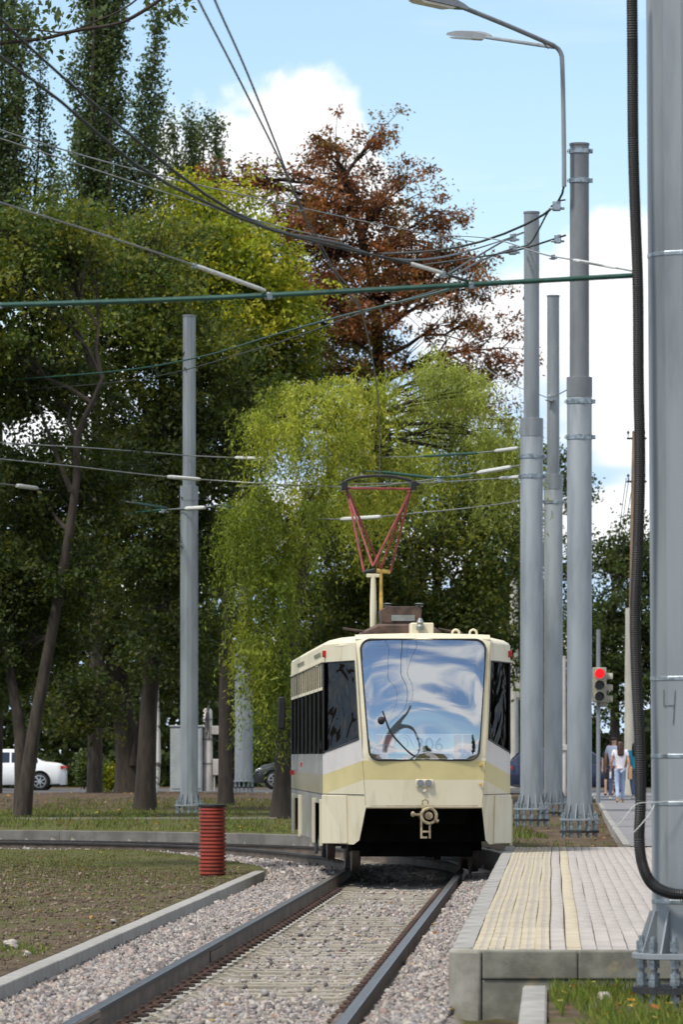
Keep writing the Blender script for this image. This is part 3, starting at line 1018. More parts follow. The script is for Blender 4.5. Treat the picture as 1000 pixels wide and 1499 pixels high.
# ------------------------------------------------------------------ double street lamp on pole A
lampx = P(826.5, 270, 85.75)
sl = empty('street_lamp', (4.19 - 0.215, 85.75, lampx.z), 0, 'double-armed grey street lamp clamped on top of the tallest pole', 'street lamp')
sl0 = Vector(sl.location)
mb = MB()
mb.tube([p - sl0 for p in smooth_path([P(826, 274, 85.75), P(825.5, 200, 85.75), P(823.5, 100, 85.75), P(821, 78, 85.75), P(812, 68.5, 85.7), P(798, 62, 85.4), P(745, 39, 84.2), P(680, 12.5, 82.8)], 0.1)], 0.042, 10)
mb.build('curved_arm', 'galv', sl)
mb = MB()
mb.tube([p - sl0 for p in smooth_path([P(812, 70, 85.7), P(800, 68.5, 85.9), P(760, 62.5, 87.0), P(712, 55.5, 88.5)], 0.1)], 0.034, 10)
mb.tube([p - sl0 for p in (P(803, 72, 85.75), P(792, 60, 85.6))], 0.012, 6)
mb.build('straight_arm', 'galv', sl)


def lamp_head(a, b, wdt):
    a, b = a - sl0, b - sl0
    d = (b - a)
    L = d.length
    d.normalize()
    side = d.cross(Vector((0, 0, 1))).normalized()
    up = side.cross(d)
    mb_ = MB()
    vs, fs = [], []
    st = [(0, 0.25, 0.03, 0.03), (0.12, 0.6, 0.06, 0.05), (0.3, 1.0, 0.085, 0.055), (0.75, 1.0, 0.075, 0.05), (1.0, 0.72, 0.03, 0.02)]
    for t, ww, hu, hd in st:
        c = a + d * (L * t)
        for s_, h_ in ((-1, -0.6), (-0.85, 1), (0, 1.15), (0.85, 1), (1, -0.6)):
            vs.append(c + side * (s_ * wdt * ww) + up * ((hu if h_ > 0 else hd) * h_))
    for i in range(4):
        for j in range(5):
            fs.append((i * 5 + j, i * 5 + (j + 1) % 5, i * 5 + 5 + (j + 1) % 5, i * 5 + 5 + j))
    fs += [(0, 1, 2, 3, 4), (20, 21, 22, 23, 24)]
    mb_.add(vs, fs)
    h = mb_.build('lamp_head', 'lamphead', sl)
    g = MB()
    g.add([a + d * (L * t) + side * (s_ * wdt * 0.8) - up * 0.038 for t in (0.3, 0.92) for s_ in (-1, 1)] +
          [a + d * (L * t) + side * (s_ * wdt * 0.7) - up * 0.075 for t in (0.35, 0.86) for s_ in (-1, 1)],
          [(0, 1, 3, 2), (4, 6, 7, 5), (0, 4, 5, 1), (2, 3, 7, 6), (1, 5, 7, 3), (0, 2, 6, 4)])
    g.build('diffuser', 'lampglass', h)


lamp_head(P(684, 14, 82.9), P(600, -4, 81.2), 0.16)
lamp_head(P(718, 55.5, 88.4), P(661, 51.5, 90.0), 0.15)

# ------------------------------------------------------------------ red corrugated pipe with a lid
pp = P(311, 1277, 67.6)
pipe = empty('corrugated_pipe', (pp.x, 67.6, -0.10), 0, 'brick red corrugated pipe with black lid standing upright in the lawn', 'pipe')
prof = [(0.165, 0.0)]
nr = 18
for k in range(nr):
    z = 0.02 + k * 0.052
    prof += [(0.166, z), (0.190, z + 0.010), (0.190, z + 0.030), (0.166, z + 0.040)]
MB().lathe(prof + [(0.166, 0.965)], 36).build('pipe_wall', 'pipe_red', pipe, ang=25)
MB().lathe([(0.196, 0.955), (0.200, 0.96), (0.200, 0.982), (0.19, 0.99), (0.0, 0.995)], 36).build('lid', 'rubber', pipe)

# ------------------------------------------------------------------ the tram
TH = 0.0459
tram = empty('tram', (1.073, 63.4, 0.0), TH, 'cream tram with yellow band and raised red pantograph, number 306 behind its windscreen', 'tram')
YB, YE = 1.6, 13.4


def wf(z):
    return float(np.interp(z, [0.4, 0.89, 1.5, 3.1], [0.735, 0.755, 0.80, 0.885]))


def yf(z):
    if z > 1.5:
        return 0.26 * ((z - 1.5) / 1.6) ** 1.9
    return float(np.interp(z, [0.4, 0.89, 1.5], [0.10, 0.03, 0.0]))


def corner_pt(u, z, s_):
    """point on the tapered corner: u=0 front edge, u=1 start of the side"""
    return (s_ * (wf(z) + (1.25 - wf(z)) * u), yf(z) + (YB - yf(z)) * u, z)


CUTL = 0.36
for s_ in (-1, 1):
    mb = MB()

    def quad(poly, m):
        mb.add([corner_pt(u, z, s_) for u, z in poly], [tuple(range(len(poly)))], m)
    # lower skirt, leaning edge to the open front
    for (ua, za, ub, zb) in ((0.0, 0.89, 0.0, 0.89),):
        pass
    us = [0.0, 0.17, 0.30, 0.5, 0.75, 1.0]
    stripe_t = lambda u: 1.497 - 0.19 * u
    stripe_b = lambda u: 1.248 - 0.20 * u
    glass_b = lambda u: 1.79 - 0.19 * u
    lowz = lambda u: float(np.interp(u, [0, 0.17, 0.30], [0.89, 0.46, 0.40]))
    for a, b in zip(us[:-1], us[1:]):
        zl_a, zl_b = lowz(a), lowz(b)
        quad([(a, zl_a), (b, zl_b), (b, stripe_b(b)), (a, stripe_b(a))], 0)
        quad([(a, stripe_b(a)), (b, stripe_b(b)), (b, stripe_t(b)), (a, stripe_t(a))], 1)
        quad([(a, stripe_t(a)), (b, stripe_t(b)), (b, glass_b(b)), (a, glass_b(a))], 2)
        quad([(a, 2.80), (b, 2.80), (b, 3.03), (a, 3.03 + 0.0)], 0)
    quad([(0, glass_b(0)), (0.055, glass_b(0.055)), (0.055, 2.80), (0, 2.80)], 0)
    cpn = mb.build('corner_panel', ['cream', 'stripe', 'lilac'], tram, smooth=False)
    # cab side window, set slightly in
    g = MB()
    vs = []
    for u in (0.055, 1.0):
        for z in (glass_b(u), 2.80):
            p = Vector(corner_pt(u, z, s_))
            vs.append(p + Vector((-s_ * 0.02, 0.008, 0)))
    g.add(vs, [(0, 1, 3, 2)])
    g.build('cab_window', 'sideglass', tram, smooth=False)
    # rubber edge around it
    r_ = MB()
    loop = [corner_pt(u, z, s_) for u, z in ((0.06, glass_b(0.06)), (0.985, glass_b(0.985)), (0.985, 2.795), (0.06, 2.795), (0.06, glass_b(0.06)))]
    r_.tube([Vector(p) for p in loop], 0.012, 5)
    r_.build('window_seal', 'rubber', tram)
    # hatch panel on the skirt, standing proud
    h = MB()
    nrm = Vector((s_ * 0.962, -0.27, 0)) * 0.02
    c4_ = [(0.42, 0.41), (0.995, 0.395), (0.995, 1.04), (0.42, 1.04)]
    base = [Vector(corner_pt(u, z, s_)) for u, z in c4_]
    vs = base + [p + nrm for p in base]
    h.add(vs, [(4, 5, 6, 7), (0, 1, 5, 4), (1, 2, 6, 5), (2, 3, 7, 6), (3, 0, 4, 7)])
    h.build('hatch_panel', 'cream', tram, smooth=False, bevel=0.008)
    # red marker lamp up by the roof edge
    MB().box(-0.028, 0.028, -0.03, 0.03, -0.045, 0.045).build('marker_lamp', 'redlamp', tram, loc=Vector(corner_pt(0.93, 2.91, s_)) + Vector((s_ * 0.01, -0.015, 0)), bevel=0.006)

# front panel below the windscreen, with the cream pillar frame round the glass
mb = MB()


def fp(x, z, dy=0.0):
    w_ = wf(z)
    return (x, yf(z) - 0.05 * (1 - (x / w_) ** 2) + dy, z)


xs_ = np.linspace(-1, 1, 9)
for z0, z1, m in ((0.89, 1.248, 0), (1.248, 1.497, 1), (1.497, 1.53, 0)):
    for a, b in zip(xs_[:-1], xs_[1:]):
        mb.add([fp(a * wf(z0), z0), fp(b * wf(z0), z0), fp(b * wf(z1), z1), fp(a * wf(z1), z1)], [(0, 1, 2, 3)], m)
# under-lip
for a, b in zip(xs_[:-1], xs_[1:]):
    mb.add([fp(a * wf(0.89), 0.89), fp(b * wf(0.89), 0.89), (b * wf(0.89), 0.30, 0.87), (a * wf(0.89), 0.30, 0.87)], [(0, 1, 2, 3)], 0)
mb.build('front_panel', ['cream', 'stripe'], tram, smooth=False)


def ws_outline(inset, n=7):
    """rounded outline of the windscreen in (x, z)"""
    zb, zt = 1.506 + inset, 3.07 - inset
    wb, wt = 0.715 - inset, 0.812 - inset
    rr = 0.13 - inset * 0.5
    out = []
    for cx, cz, a0 in ((wb - rr, zb + rr, -90), (wt - rr, zt - rr, 0), (-(wt - rr), zt - rr, 90), (-(wb - rr), zb + rr, 180)):
        for k in range(n):
            a = R(a0 + 90 * k / (n - 1))
            out.append((cx + rr * math.cos(a), cz + rr * math.sin(a)))
    return out


# cream frame: ring between panel edge and windscreen
oi = ws_outline(0.0)
oo = []
for x, z in oi:
    zz = 1.53 if z < 1.66 and abs(x) < 0.60 else z
    f_ = max(abs(x) / np.interp(z, [1.5, 3.1], [0.715, 0.812]), 1e-3)
    if z > 2.95 and abs(x) < 0.70:
        oo.append((x * 1.02, 3.10))
    elif z < 1.62 and abs(x) < 0.62:
        oo.append((x * 1.03, 1.47))
    else:
        oo.append((math.copysign(wf(z), x), min(max(z + (0.03 if z > 2.9 else (-0.035 if z < 1.65 else 0)), 1.49), 3.10)))
mb = MB()
n = len(oi)
mb.add([fp(x, z, 0.012) for x, z in oo] + [fp(x, z, -0.010) for x, z in oi], [(i, (i + 1) % n, n + (i + 1) % n, n + i) for i in range(n)])
mb.build('windscreen_surround', 'cream', tram, ang=60)
# rubber seal and glass
ws = MB()
ws.tube([Vector(fp(x, z, -0.014)) for x, z in oi + oi[:1]], 0.016, 6, caps=False)
ws.build('windscreen_seal', 'rubber', tram)
gl = MB()
NXG, NZG = 90, 90
zs_ = np.linspace(1.506, 3.07, NZG + 1)
vs, fs = [], []
poly_o = ws_outline(0.004)


def half_w(z):
    """half width of the outline at z (rounded corners included)"""
    best = 0.0
    for (x0, z0), (x1, z1) in zip(poly_o, poly_o[1:] + poly_o[:1]):
        if (z0 - z) * (z1 - z) <= 0 and z0 != z1:
            best = max(best, abs(x0 + (x1 - x0) * (z - z0) / (z1 - z0)))
    return best


zs_ = np.linspace(1.512, 3.062, NZG + 1)
for z in zs_:
    hw = half_w(z)
    for k in range(NXG + 1):
        x = -hw + 2 * hw * k / NXG
        rr_ = math.hypot(x * 1.05 - 0.05, z - 1.55)
        ed_ = min(1.0, (hw - abs(x)) / 0.1, (z - 1.5) / 0.1, (3.07 - z) / 0.1)
        wv = 0.0040 * math.sin(10.5 * rr_ + 0.7 * math.sin(3 * x + 1)) + 0.0022 * math.sin(5 * x + 3 * z + 1.0) + 0.0003 * math.sin(24 * rr_ + 2 * math.sin(2.2 * x))
        vs.append(fp(x, z, -0.010 - wv * max(0, ed_)))
for i in range(NZG):
    for k in range(NXG):
        a = i * (NXG + 1) + k
        fs.append((a, a + 1, a + NXG + 2, a + NXG + 1))
gl.add(vs, fs)
gl.build('windscreen', 'windscreen', tram, ang=80)

# black frit band printed round the inside edge of the glass, deeper along the bottom
fr_ = MB()
oo_, oi_ = ws_outline(0.002, 9), ws_outline(0.045, 9)
oi_ = [(x, max(z, 1.565)) for x, z in oi_]
n = len(oo_)
fr_.add([fp(x, z, -0.002) for x, z in oo_] + [fp(x, z, -0.002) for x, z in oi_], [(i, (i + 1) % n, n + (i + 1) % n, n + i) for i in range(n)])
fr_.build('glass_frit', 'matt_black', tram, ang=80)
# interior: floor, dashboard, number board with red blocks, driver seat
MB().prism([(-0.70, 0.25), (0.70, 0.25), (1.2, 1.75), (1.2, 13.3), (0.8, 14.7), (-0.8, 14.7), (-1.2, 13.3), (-1.2, 1.75)], 0.895, 0.95).build('floor', 'interior', tram, smooth=False)
MB().box(-0.75, 0.75, 0.22, 0.75, 0.95, 1.44).build('dashboard', 'interior', tram, bevel=0.03)
bd = MB().box(-0.62, 0.62, 0.135, 0.155, 1.585, 1.845).build('number_board', 'white', tram, smooth=False)
for x0, x1 in ((-0.625, -0.365), (0.40, 0.62)):
    b_ = MB()
    for a, b in ((x0, x0 + 0.09), (x0 + 0.12, x1)):
        b_.box(a, b, 0.122, 0.133, 1.60, 1.70)
        b_.box(a, b, 0.122, 0.133, 1.715, 1.83)
    b_.build('red_panel', 'red_block', tram, smooth=False)
tcu = bpy.data.curves.new('number', 'FONT')
tcu.body = '306'
tcu.size = 0.25
tcu.extrude = 0.002
tcu.align_x = 'CENTER'
to = bpy.data.objects.new('tmp', tcu)
COL.objects.link(to)
dg = bpy.context.evaluated_depsgraph_get()
nm = bpy.data.meshes.new_from_object(to.evaluated_get(dg))
bpy.data.objects.remove(to)
nm.materials.clear()
nm.materials.append(M['black'])
no = place('number', nm, bd, (0.075, 0.129, 1.625))
no.rotation_euler = (R(90), 0, 0)
for x in (-0.35, 0.45):
    st = MB()
    st.box(x - 0.22, x + 0.22, 1.3, 1.75, 1.25, 1.36)
    st.box(x - 0.22, x + 0.22, 1.72, 1.84, 1.36, 2.05)
    st.build('seat', 'interior', tram, bevel=0.04)
MB().box(-1.2, 1.2, 2.4, 2.45, 0.95, 3.0).build('cab_partition', 'interior', tram, smooth=False)
# wiper
mb = MB()
mb.tube(smooth_path([fp(-0.54, 2.14, -0.05), fp(-0.50, 2.02, -0.06), fp(-0.42, 1.84, -0.06), fp(-0.22, 1.62, -0.05), fp(-0.12, 1.55, -0.05)], 0.05), 0.011, 6)
mb.ball(fp(-0.56, 2.02, -0.05), 0.05)
mb.build('wiper', 'rubber', tram)

# saloon sides
for s_ in (-1, 1):
    mb = MB()
    x = s_ * 1.25
    op = [(1.75, 4.15), (9.35, 11.85)]   # openings over the bogies

    def sq(y0, y1, z0, z1, m):
        mb.add([(x, y0, z0), (x, y1, z0), (x, y1, z1), (x, y0, z1)], [(0, 1, 2, 3)], m)
    ys = [YB, 1.75, 4.15, 9.35, 11.85, YE]
    for k in range(5):
        if k not in (1, 3):
            sq(ys[k], ys[k + 1], 0.40, 0.92, 0)
    sq(YB, YE, 0.92, 1.05, 0)
    sq(YB, YE, 1.05, 1.31, 1)
    sq(YB, YE, 1.31, 1.585, 0)
    sq(YB, YE, 2.80, 3.02, 2)
    mb.build('side_panel', ['sidegrey', 'sidestripe', 'roofc'], tram, smooth=False)
    # wheel opening frames, flared
    for y0, y1 in op:
        for yy in (y0, y1):
            MB().box(min(x, x + 0.035 * s_) - 0.004, max(x, x + 0.035 * s_) + 0.004, yy - 0.05, yy + 0.05, 0.36, 0.98).build('opening_frame', 'cream', tram, smooth=False, bevel=0.006)
    # windows: big lower panes and small upper vents between posts
    nwin = 8
    wl = (YE - YB) / nwin
    for k in range(nwin):
        y0, y1 = YB + k * wl + 0.05, YB + (k + 1) * wl - 0.05
        g = MB()
        xx = x - 0.015 * s_
        g.add([(xx, y0, 1.585), (xx, y1, 1.585), (xx, y1, 2.44), (xx, y0, 2.44)], [(0, 1, 2, 3)])
        w_ = g.build('side_window', 'sideglass2', tram, smooth=False)
        v_ = MB()
        xx = x - 0.003 * s_
        v_.add([(xx, y0 + 0.03, 2.47), (xx, y1 - 0.03, 2.47), (xx, y1 - 0.03, 2.78), (xx, y0 + 0.03, 2.78)], [(0, 1, 2, 3)])
        v_.build('vent_window', 'ventglass', tram, smooth=False)
        fr = MB()
        xa, xb = min(x - 0.004 * s_, x + 0.0015 * s_), max(x - 0.004 * s_, x + 0.0015 * s_)
        fr.box(xa, xb, y0, y1, 2.435, 2.475)
        fr.box(xa, xb, y0, y0 + 0.05, 2.475, 2.80)
        fr.box(xa, xb, y1 - 0.05, y1, 2.475, 2.80)
        fr.box(xa, xb, (y0 + y1) / 2 - 0.03, (y0 + y1) / 2 + 0.03, 2.475, 2.80)
        fr.build('vent_frame', 'roofc', w_, smooth=False)
    for k in range(nwin + 1):
        yy = YB + k * wl
        MB().box(min(x + 0.001 * s_, x - 0.02 * s_), max(x + 0.001 * s_, x - 0.02 * s_), yy - 0.05, yy + 0.05, 1.586, 2.794).build('window_post', 'black', tram, smooth=False)
    rl = MB()
    rl.box(x - 0.015, x + 0.015, YB, YE, 2.80, 2.825)
    rl.build('rain_gutter', 'roofc', tram, smooth=False)
MB().box(-1.305, -1.25, 12.2, 12.3, 1.27, 1.34).build('side_marker', 'redlamp', tram, smooth=False)
MB().box(-1.27, -1.245, 8.9, 9.0, 1.40, 1.46).build('side_marker', 'redlamp', tram, smooth=False)

# roof: domed, following the plan outline
stn = []
for y, hw, zt_ in ((0.30, 0.86, 3.10), (0.42, 0.93, 3.16), (0.8, 1.04, 3.165), (1.25, 1.155, 3.165), (1.6, 1.25, 3.17), (5, 1.25, 3.18), (10, 1.25, 3.18), (13.4, 1.25, 3.17), (14.6, 1.0, 3.12)):
    stn.append((y, hw, zt_))
vs, fs = [], []
secs = [(-1.0, 0.0), (-0.985, 0.28), (-0.93, 0.52), (-0.80, 0.75), (-0.6, 0.90), (-0.3, 0.985), (0, 1.0), (0.3, 0.985), (0.6, 0.90), (0.80, 0.75), (0.93, 0.52), (0.985, 0.28), (1.0, 0.0)]
for y, hw, zt_ in stn:
    for a, h in secs:
        vs.append((a * hw, y, 3.005 + (zt_ - 3.005) * h))
ns = len(secs)
for i in range(len(stn) - 1):
    for j in range(ns - 1):
        fs.append((i * ns + j, i * ns + j + 1, (i + 1) * ns + j + 1, (i + 1) * ns + j))
fs.append(tuple(range(ns)))
MB().add(vs, fs).build('roof', 'roofc', tram, ang=50, fix=True)
# top of the surround, closing the gap between glass and roof
mb = MB()
for a, b in zip(xs_[:-1], xs_[1:]):
    mb.add([fp(a * 0.885, 3.075, -0.004), fp(b * 0.885, 3.075, -0.004), (b * 0.88, 0.36 - 0.05 * (1 - b * b), 3.135 + 0.02 * (1 - b * b)), (a * 0.88, 0.36 - 0.05 * (1 - a * a), 3.135 + 0.02 * (1 - a * a)),
            (a * 0.9, 0.5, 3.14 + 0.02 * (1 - a * a)), (b * 0.9, 0.5, 3.14 + 0.02 * (1 - b * b))], [(0, 1, 2, 3), (3, 2, 5, 4)])
mb.build('roof_brow', 'cream', tram, ang=60)
# rear wall
mb = MB()
for s_ in (-1, 1):
    mb.add([(s_ * 1.25, YE, 0.4), (s_ * 0.85, 14.9, 0.4), (s_ * 0.85, 14.9, 3.02), (s_ * 1.25, YE, 3.02)], [(0, 1, 2, 3)])
mb.add([(-0.85, 14.9, 0.4), (0.85, 14.9, 0.4), (0.85, 14.9, 3.02), (-0.85, 14.9, 3.02)], [(0, 1, 2, 3)])
mb.build('rear_wall', 'cream', tram, smooth=False)

# roof fittings
MB().box(-0.14, 0.16, 0.55, 0.95, 3.13, 3.30).build('roof_box', 'cream', tram, bevel=0.015)
MB().lathe([(0.05, 0), (0.055, 0.05), (0.035, 0.08), (0.05, 0.1), (0.02, 0.16)], 12).build('insulator', 'wire_grey', tram, loc=(-0.02, 0.5, 3.2))
for x in (0.46, 0.69):
    mb = MB()
    mb.tube(smooth_path([(x - 0.045, 0.7, 3.15), (x - 0.04, 0.7, 3.19), (x, 0.7, 3.215), (x + 0.04, 0.7, 3.19), (x + 0.045, 0.7, 3.15)], 0.02), 0.018, 6)
    mb.build('lifting_eye', 'roofc', tram)
eq = MB()
eq.prism([(-0.66, 3.14), (0.45, 3.14), (0.45, 3.24), (0.28, 3.36), (-0.42, 3.36), (-0.62, 3.27)], 3.2, 4.6, axis='y')
eq.build('equipment_tray', 'browneq', tram, bevel=0.03)
eq = MB()
eq.prism([(-0.36, 3.365), (0.16, 3.365), (0.18, 3.56), (0.10, 3.60), (-0.30, 3.60), (-0.38, 3.55)], 3.3, 4.1, axis='y')
e_ = eq.build('resistor_box', 'browneq', tram, bevel=0.012)
MB().box(-0.24, 0.08, 3.28, 3.30, 3.40, 3.48).build('louvre', 'wire_grey', e_, smooth=False)
for x in (-0.28, 0.15):
    MB().lathe([(0.035, 0), (0.06, 0.02), (0.02, 0.035), (0.07, 0.05), (0.02, 0.06)], 10).build('insulator', 'wire_grey', tram, loc=(x, 3.5, 3.59))
for x0, x1, y in ((-0.9, -0.5, 3.4), (0.42, 0.75, 3.6)):
    MB().cyl((x0, y, 3.30), (x1, y, 3.24), 0.02, n=6).build('busbar', 'browneq', tram)

# pantograph : local coordinates from the picture at the depth of the frame
tcx, tcy = 1.073, 63.4


def tl(px, py, ly):
    """local tram point seen at pixel (px,py) lying at local depth ly"""
    Yw = tcy + ly
    q = P(px, py, Yw)
    dx, dy = q.x - tcx, q.y - tcy
    c, s_ = math.cos(TH), math.sin(TH)
    return Vector((dx * c + dy * s_, -dx * s_ + dy * c, q.z))


pan = empty('pantograph', (0, 0, 0))
pan.parent = tram
a_top, b_top = tl(508, 718, 5.0), tl(601, 719, 5.0)
pA, pB = tl(533, 838, 4.2), tl(546, 829, 4.2)
pC, pD = tl(557.5, 833, 5.8), tl(571.5, 837, 5.8)
for p, q, mtl in ((a_top, pA, 'pinkred'), (a_top, pB, 'pinkred'), (a_top + Vector((0.02, 0.1, 0)), pC, 'pinkred'), (b_top, pB, 'pinkred'), (b_top + Vector((-0.02, 0.1, 0)), pC, 'pinkred'), (b_top, pD, 'pinkred')):
    MB().cyl(p, q, 0.017, n=8).build('frame_rod', mtl, pan)
MB().cyl(a_top + Vector((-0.03, 0, 0.03)), b_top + Vector((0.03, 0, 0.03)), 0.018, n=8).build('cross_tube', 'pinkred', pan)
MB().cyl(pA, pB + Vector((0.03, 0, -0.05)), 0.03, n=8).build('hinge_tube', 'black', pan)
MB().cyl(pC + Vector((-0.06, 0, -0.02)), pD, 0.03, n=8).build('hinge_tube', 'yellowpost', pan)
for px_, w_, ly, mtl, t0 in ((546.5, 0.044, 4.2, 'cream', 842), (558, 0.026, 5.8, 'yellowpost', 838)):
    p0, p1 = tl(px_, 930, ly), tl(px_, t0, ly)
    mb = MB()
    mb.tube([Vector((p0.x, p0.y, 3.1)), Vector((p1.x, p1.y, 3.1 + (p1.z - 3.1) * 0.55)), p1], [w_, w_ * 1.12, w_ * 0.8], 8)
    mb.build('post', mtl, pan)
MB().box(-0.09, 0.09, -0.03, 0.03, -0.02, 0.03).build('post_head', 'cream', pan, loc=tl(546, 843, 4.2), bevel=0.008)
bow = [tl(498, 709, 5.0), tl(508, 703, 5.0), tl(522, 699, 5.0), tl(540, 697, 5.0), tl(556, 696.5, 5.0), tl(574, 697.5, 5.0), tl(592, 701, 5.0), tl(604, 705, 5.0), tl(614, 710, 5.0)]
for dy in (-0.12, 0.12):
    MB().tube(smooth_path([p + Vector((0, dy, 0)) for p in bow], 0.05), 0.017, 6).build('collector_bow', 'darksteel', pan)
for px_ in (504, 605):
    MB().box(-0.04, 0.04, -0.16, 0.16, -0.07, 0.06).build('bow_bracket', 'black', pan, loc=tl(px_, 711, 5.0), bevel=0.012)

# underside, bogies, wheels
MB().prism([(-0.72, 1.2), (0.72, 1.2), (1.1, 1.9), (1.1, 13.2), (-1.1, 13.2), (-1.1, 1.9)], 0.42, 0.89).build('underframe', 'matt_black', tram, smooth=False)
for yb in (3.0, 10.6):
    bg_ = MB()
    for s_ in (-1, 1):
        bg_.box(s_ * 0.80 - 0.07, s_ * 0.80 + 0.07, yb - 1.35, yb + 1.35, 0.30, 0.52)
    bg_.box(-0.75, 0.75, yb - 1.4, yb - 1.2, 0.22, 0.5)
    bg_.box(-0.75, 0.75, yb - 0.2, yb + 0.2, 0.25, 0.55)
    for s_ in (-1, 1):
        bg_.box(s_ * 0.80 - 0.05, s_ * 0.80 + 0.05, yb - 0.45, yb + 0.45, 0.02, 0.14)
    bo = bg_.build('bogie', 'matt_black', tram, bevel=0.015)
    for dy in (-0.93, 0.93):
        ax = MB()
        ax.cyl((-0.9, yb + dy, 0.34), (0.9, yb + dy, 0.34), 0.06, n=10)
        ax.build('axle', 'darksteel', bo)
        for s_ in (-1, 1):
            wh = MB()
            wh.tube([(s_ * 0.735, yb + dy, 0.34), (s_ * 0.755, yb + dy, 0.34), (s_ * 0.757, yb + dy, 0.34), (s_ * 0.85, yb + dy, 0.34)], [0.355, 0.365, 0.335, 0.332], 28)
            wh.build('wheel', 'railside', bo)
    # sand pipes / side skirts hanging
MB().box(-0.66, 0.66, 0.75, 0.9, 0.66, 0.88).build('buffer_beam', 'matt_black', tram, bevel=0.01)
# hanging black flap behind the left opening
MB().box(-1.24, -1.20, 4.3, 4.6, 0.2, 0.55).build('sand_box', 'darksteel', tram, bevel=0.02)

# dark seams round the hatches and along the sides
for s_ in (-1, 1):
    se = MB()
    off_ = Vector((s_ * 0.962, -0.27, 0)) * 0.003
    se.tube([Vector(corner_pt(u, 1.055, s_)) + off_ for u in (0.02, 0.5, 0.985)], 0.005, 4)
    se.build('panel_seam', 'darksteel', tram, smooth=False)
    se = MB()
    se.tube([Vector(corner_pt(0.003, z, s_)) + Vector((0, -0.004, 0)) for z in (0.92, 1.2, 1.49)], 0.004, 4)
    se.build('panel_seam', 'creamdirty', tram, smooth=False)
    MB().box(min(s_ * 1.249, s_ * 1.252), max(s_ * 1.249, s_ * 1.252), YB, YE, 1.044, 1.056).build('panel_seam', 'darksteel', tram, smooth=False)
MB().box(-0.70, 0.70, -0.052, -0.04, 0.905, 0.915).build('panel_seam', 'creamdirty', tram, smooth=False)

# twin lamps in a plate
MB().box(-0.115, 0.115, -0.062, -0.044, 1.155, 1.255).build('lamp_plate', 'cream', tram, bevel=0.02)
for x in (-0.052, 0.052):
    h = MB()
    h.tube([(x, -0.058, 1.205), (x, -0.078, 1.205), (x, -0.08, 1.205), (x, -0.066, 1.205)], [0.046, 0.046, 0.036, 0.030], 16)
    hl = h.build('headlight', 'lamphead', tram)
    MB().cyl((x, -0.06, 1.205), (x, -0.0675, 1.205), 0.034, n=16).build('lens', 'matt_black', hl)
MB().box(-0.02, 0.02, -0.06, -0.045, 1.09, 1.13).build('socket', 'cream', tram, bevel=0.004)
for z in (1.44, 1.19):
    MB().box(0.715, 0.755, -0.03, 0.0, z - 0.015, z + 0.015).build('hinge', 'yellowpost', tram, bevel=0.004)

# coupler
cpl = empty('coupler', (0.006, -0.02, 0.12))
cpl.scale = (0.84, 0.84, 0.84)
cpl.parent = tram
mb = MB()
ring = [(0.055 + 0.115 * math.cos(t), -0.16, 0.79 + 0.115 * math.sin(t)) for t in np.linspace(0, 2 * math.pi, 21)]
mb.tube([Vector(p) for p in ring], 0.026, 8, caps=False)
mb.cyl((0.055, -0.10, 0.79), (0.055, -0.20, 0.79), 0.06, n=14)
mb.build('coupler_ring', 'creamdirty', cpl)
mb = MB()
mb.box(-0.05, 0.04, -0.14, -0.05, 0.86, 0.95)
mb.tube([(0.0, -0.10, 0.94), (-0.045, -0.10, 0.97), (-0.04, -0.1, 1.02), (0.0, -0.10, 1.045), (0.045, -0.10, 1.02), (0.045, -0.10, 0.965)], 0.016, 6)
mb.build('coupler_hook', 'creamdirty', cpl, bevel=0.005)
mb = MB()
mb.box(-0.075, -0.045, -0.17, -0.12, 0.44, 0.78)
mb.box(0.055, 0.085, -0.17, -0.12, 0.44, 0.70)
mb.box(-0.075, 0.085, -0.165, -0.125, 0.53, 0.56)
mb.box(-0.075, 0.03, -0.165, -0.125, 0.44, 0.47)
mb.build('coupler_bracket', 'creamdirty', cpl, bevel=0.005)
mb = MB()
mb.cyl((-0.19, -0.15, 0.81), (-0.03, -0.15, 0.80), 0.022, n=8)
mb.ball((-0.19, -0.15, 0.815), (0.035, 0.03, 0.045))
mb.cyl((0.15, -0.17, 0.72), (0.20, -0.17, 0.70), 0.03, n=8)
mb.build('coupler_lever', 'creamdirty', cpl)
MB().box(-0.08, 0.09, -0.04, 0.40, 0.74, 0.86).build('coupler_shaft', 'darksteel', cpl, bevel=0.01)
# mirror sticking out at the far end of the visible side
mr = MB()
mr.box(-1.47, -1.36, 12.9, 12.98, 1.98, 2.48)
mo = mr.build('mirror', 'rubber', tram, bevel=0.02)
MB().cyl((-1.25, 12.95, 2.3), (-1.40, 12.94, 2.3), 0.012, n=6).build('mirror_arm', 'rubber', mo)
# roof-edge side grilles
for y0, y1 in ((2.1, 4.2), (8.0, 10.5)):
    MB().box(-1.262, -1.25, y0, y1, 2.90, 2.945).build('roof_grille', 'sidestripe', tram, smooth=False)



# ------------------------------------------------------------------ overhead wires


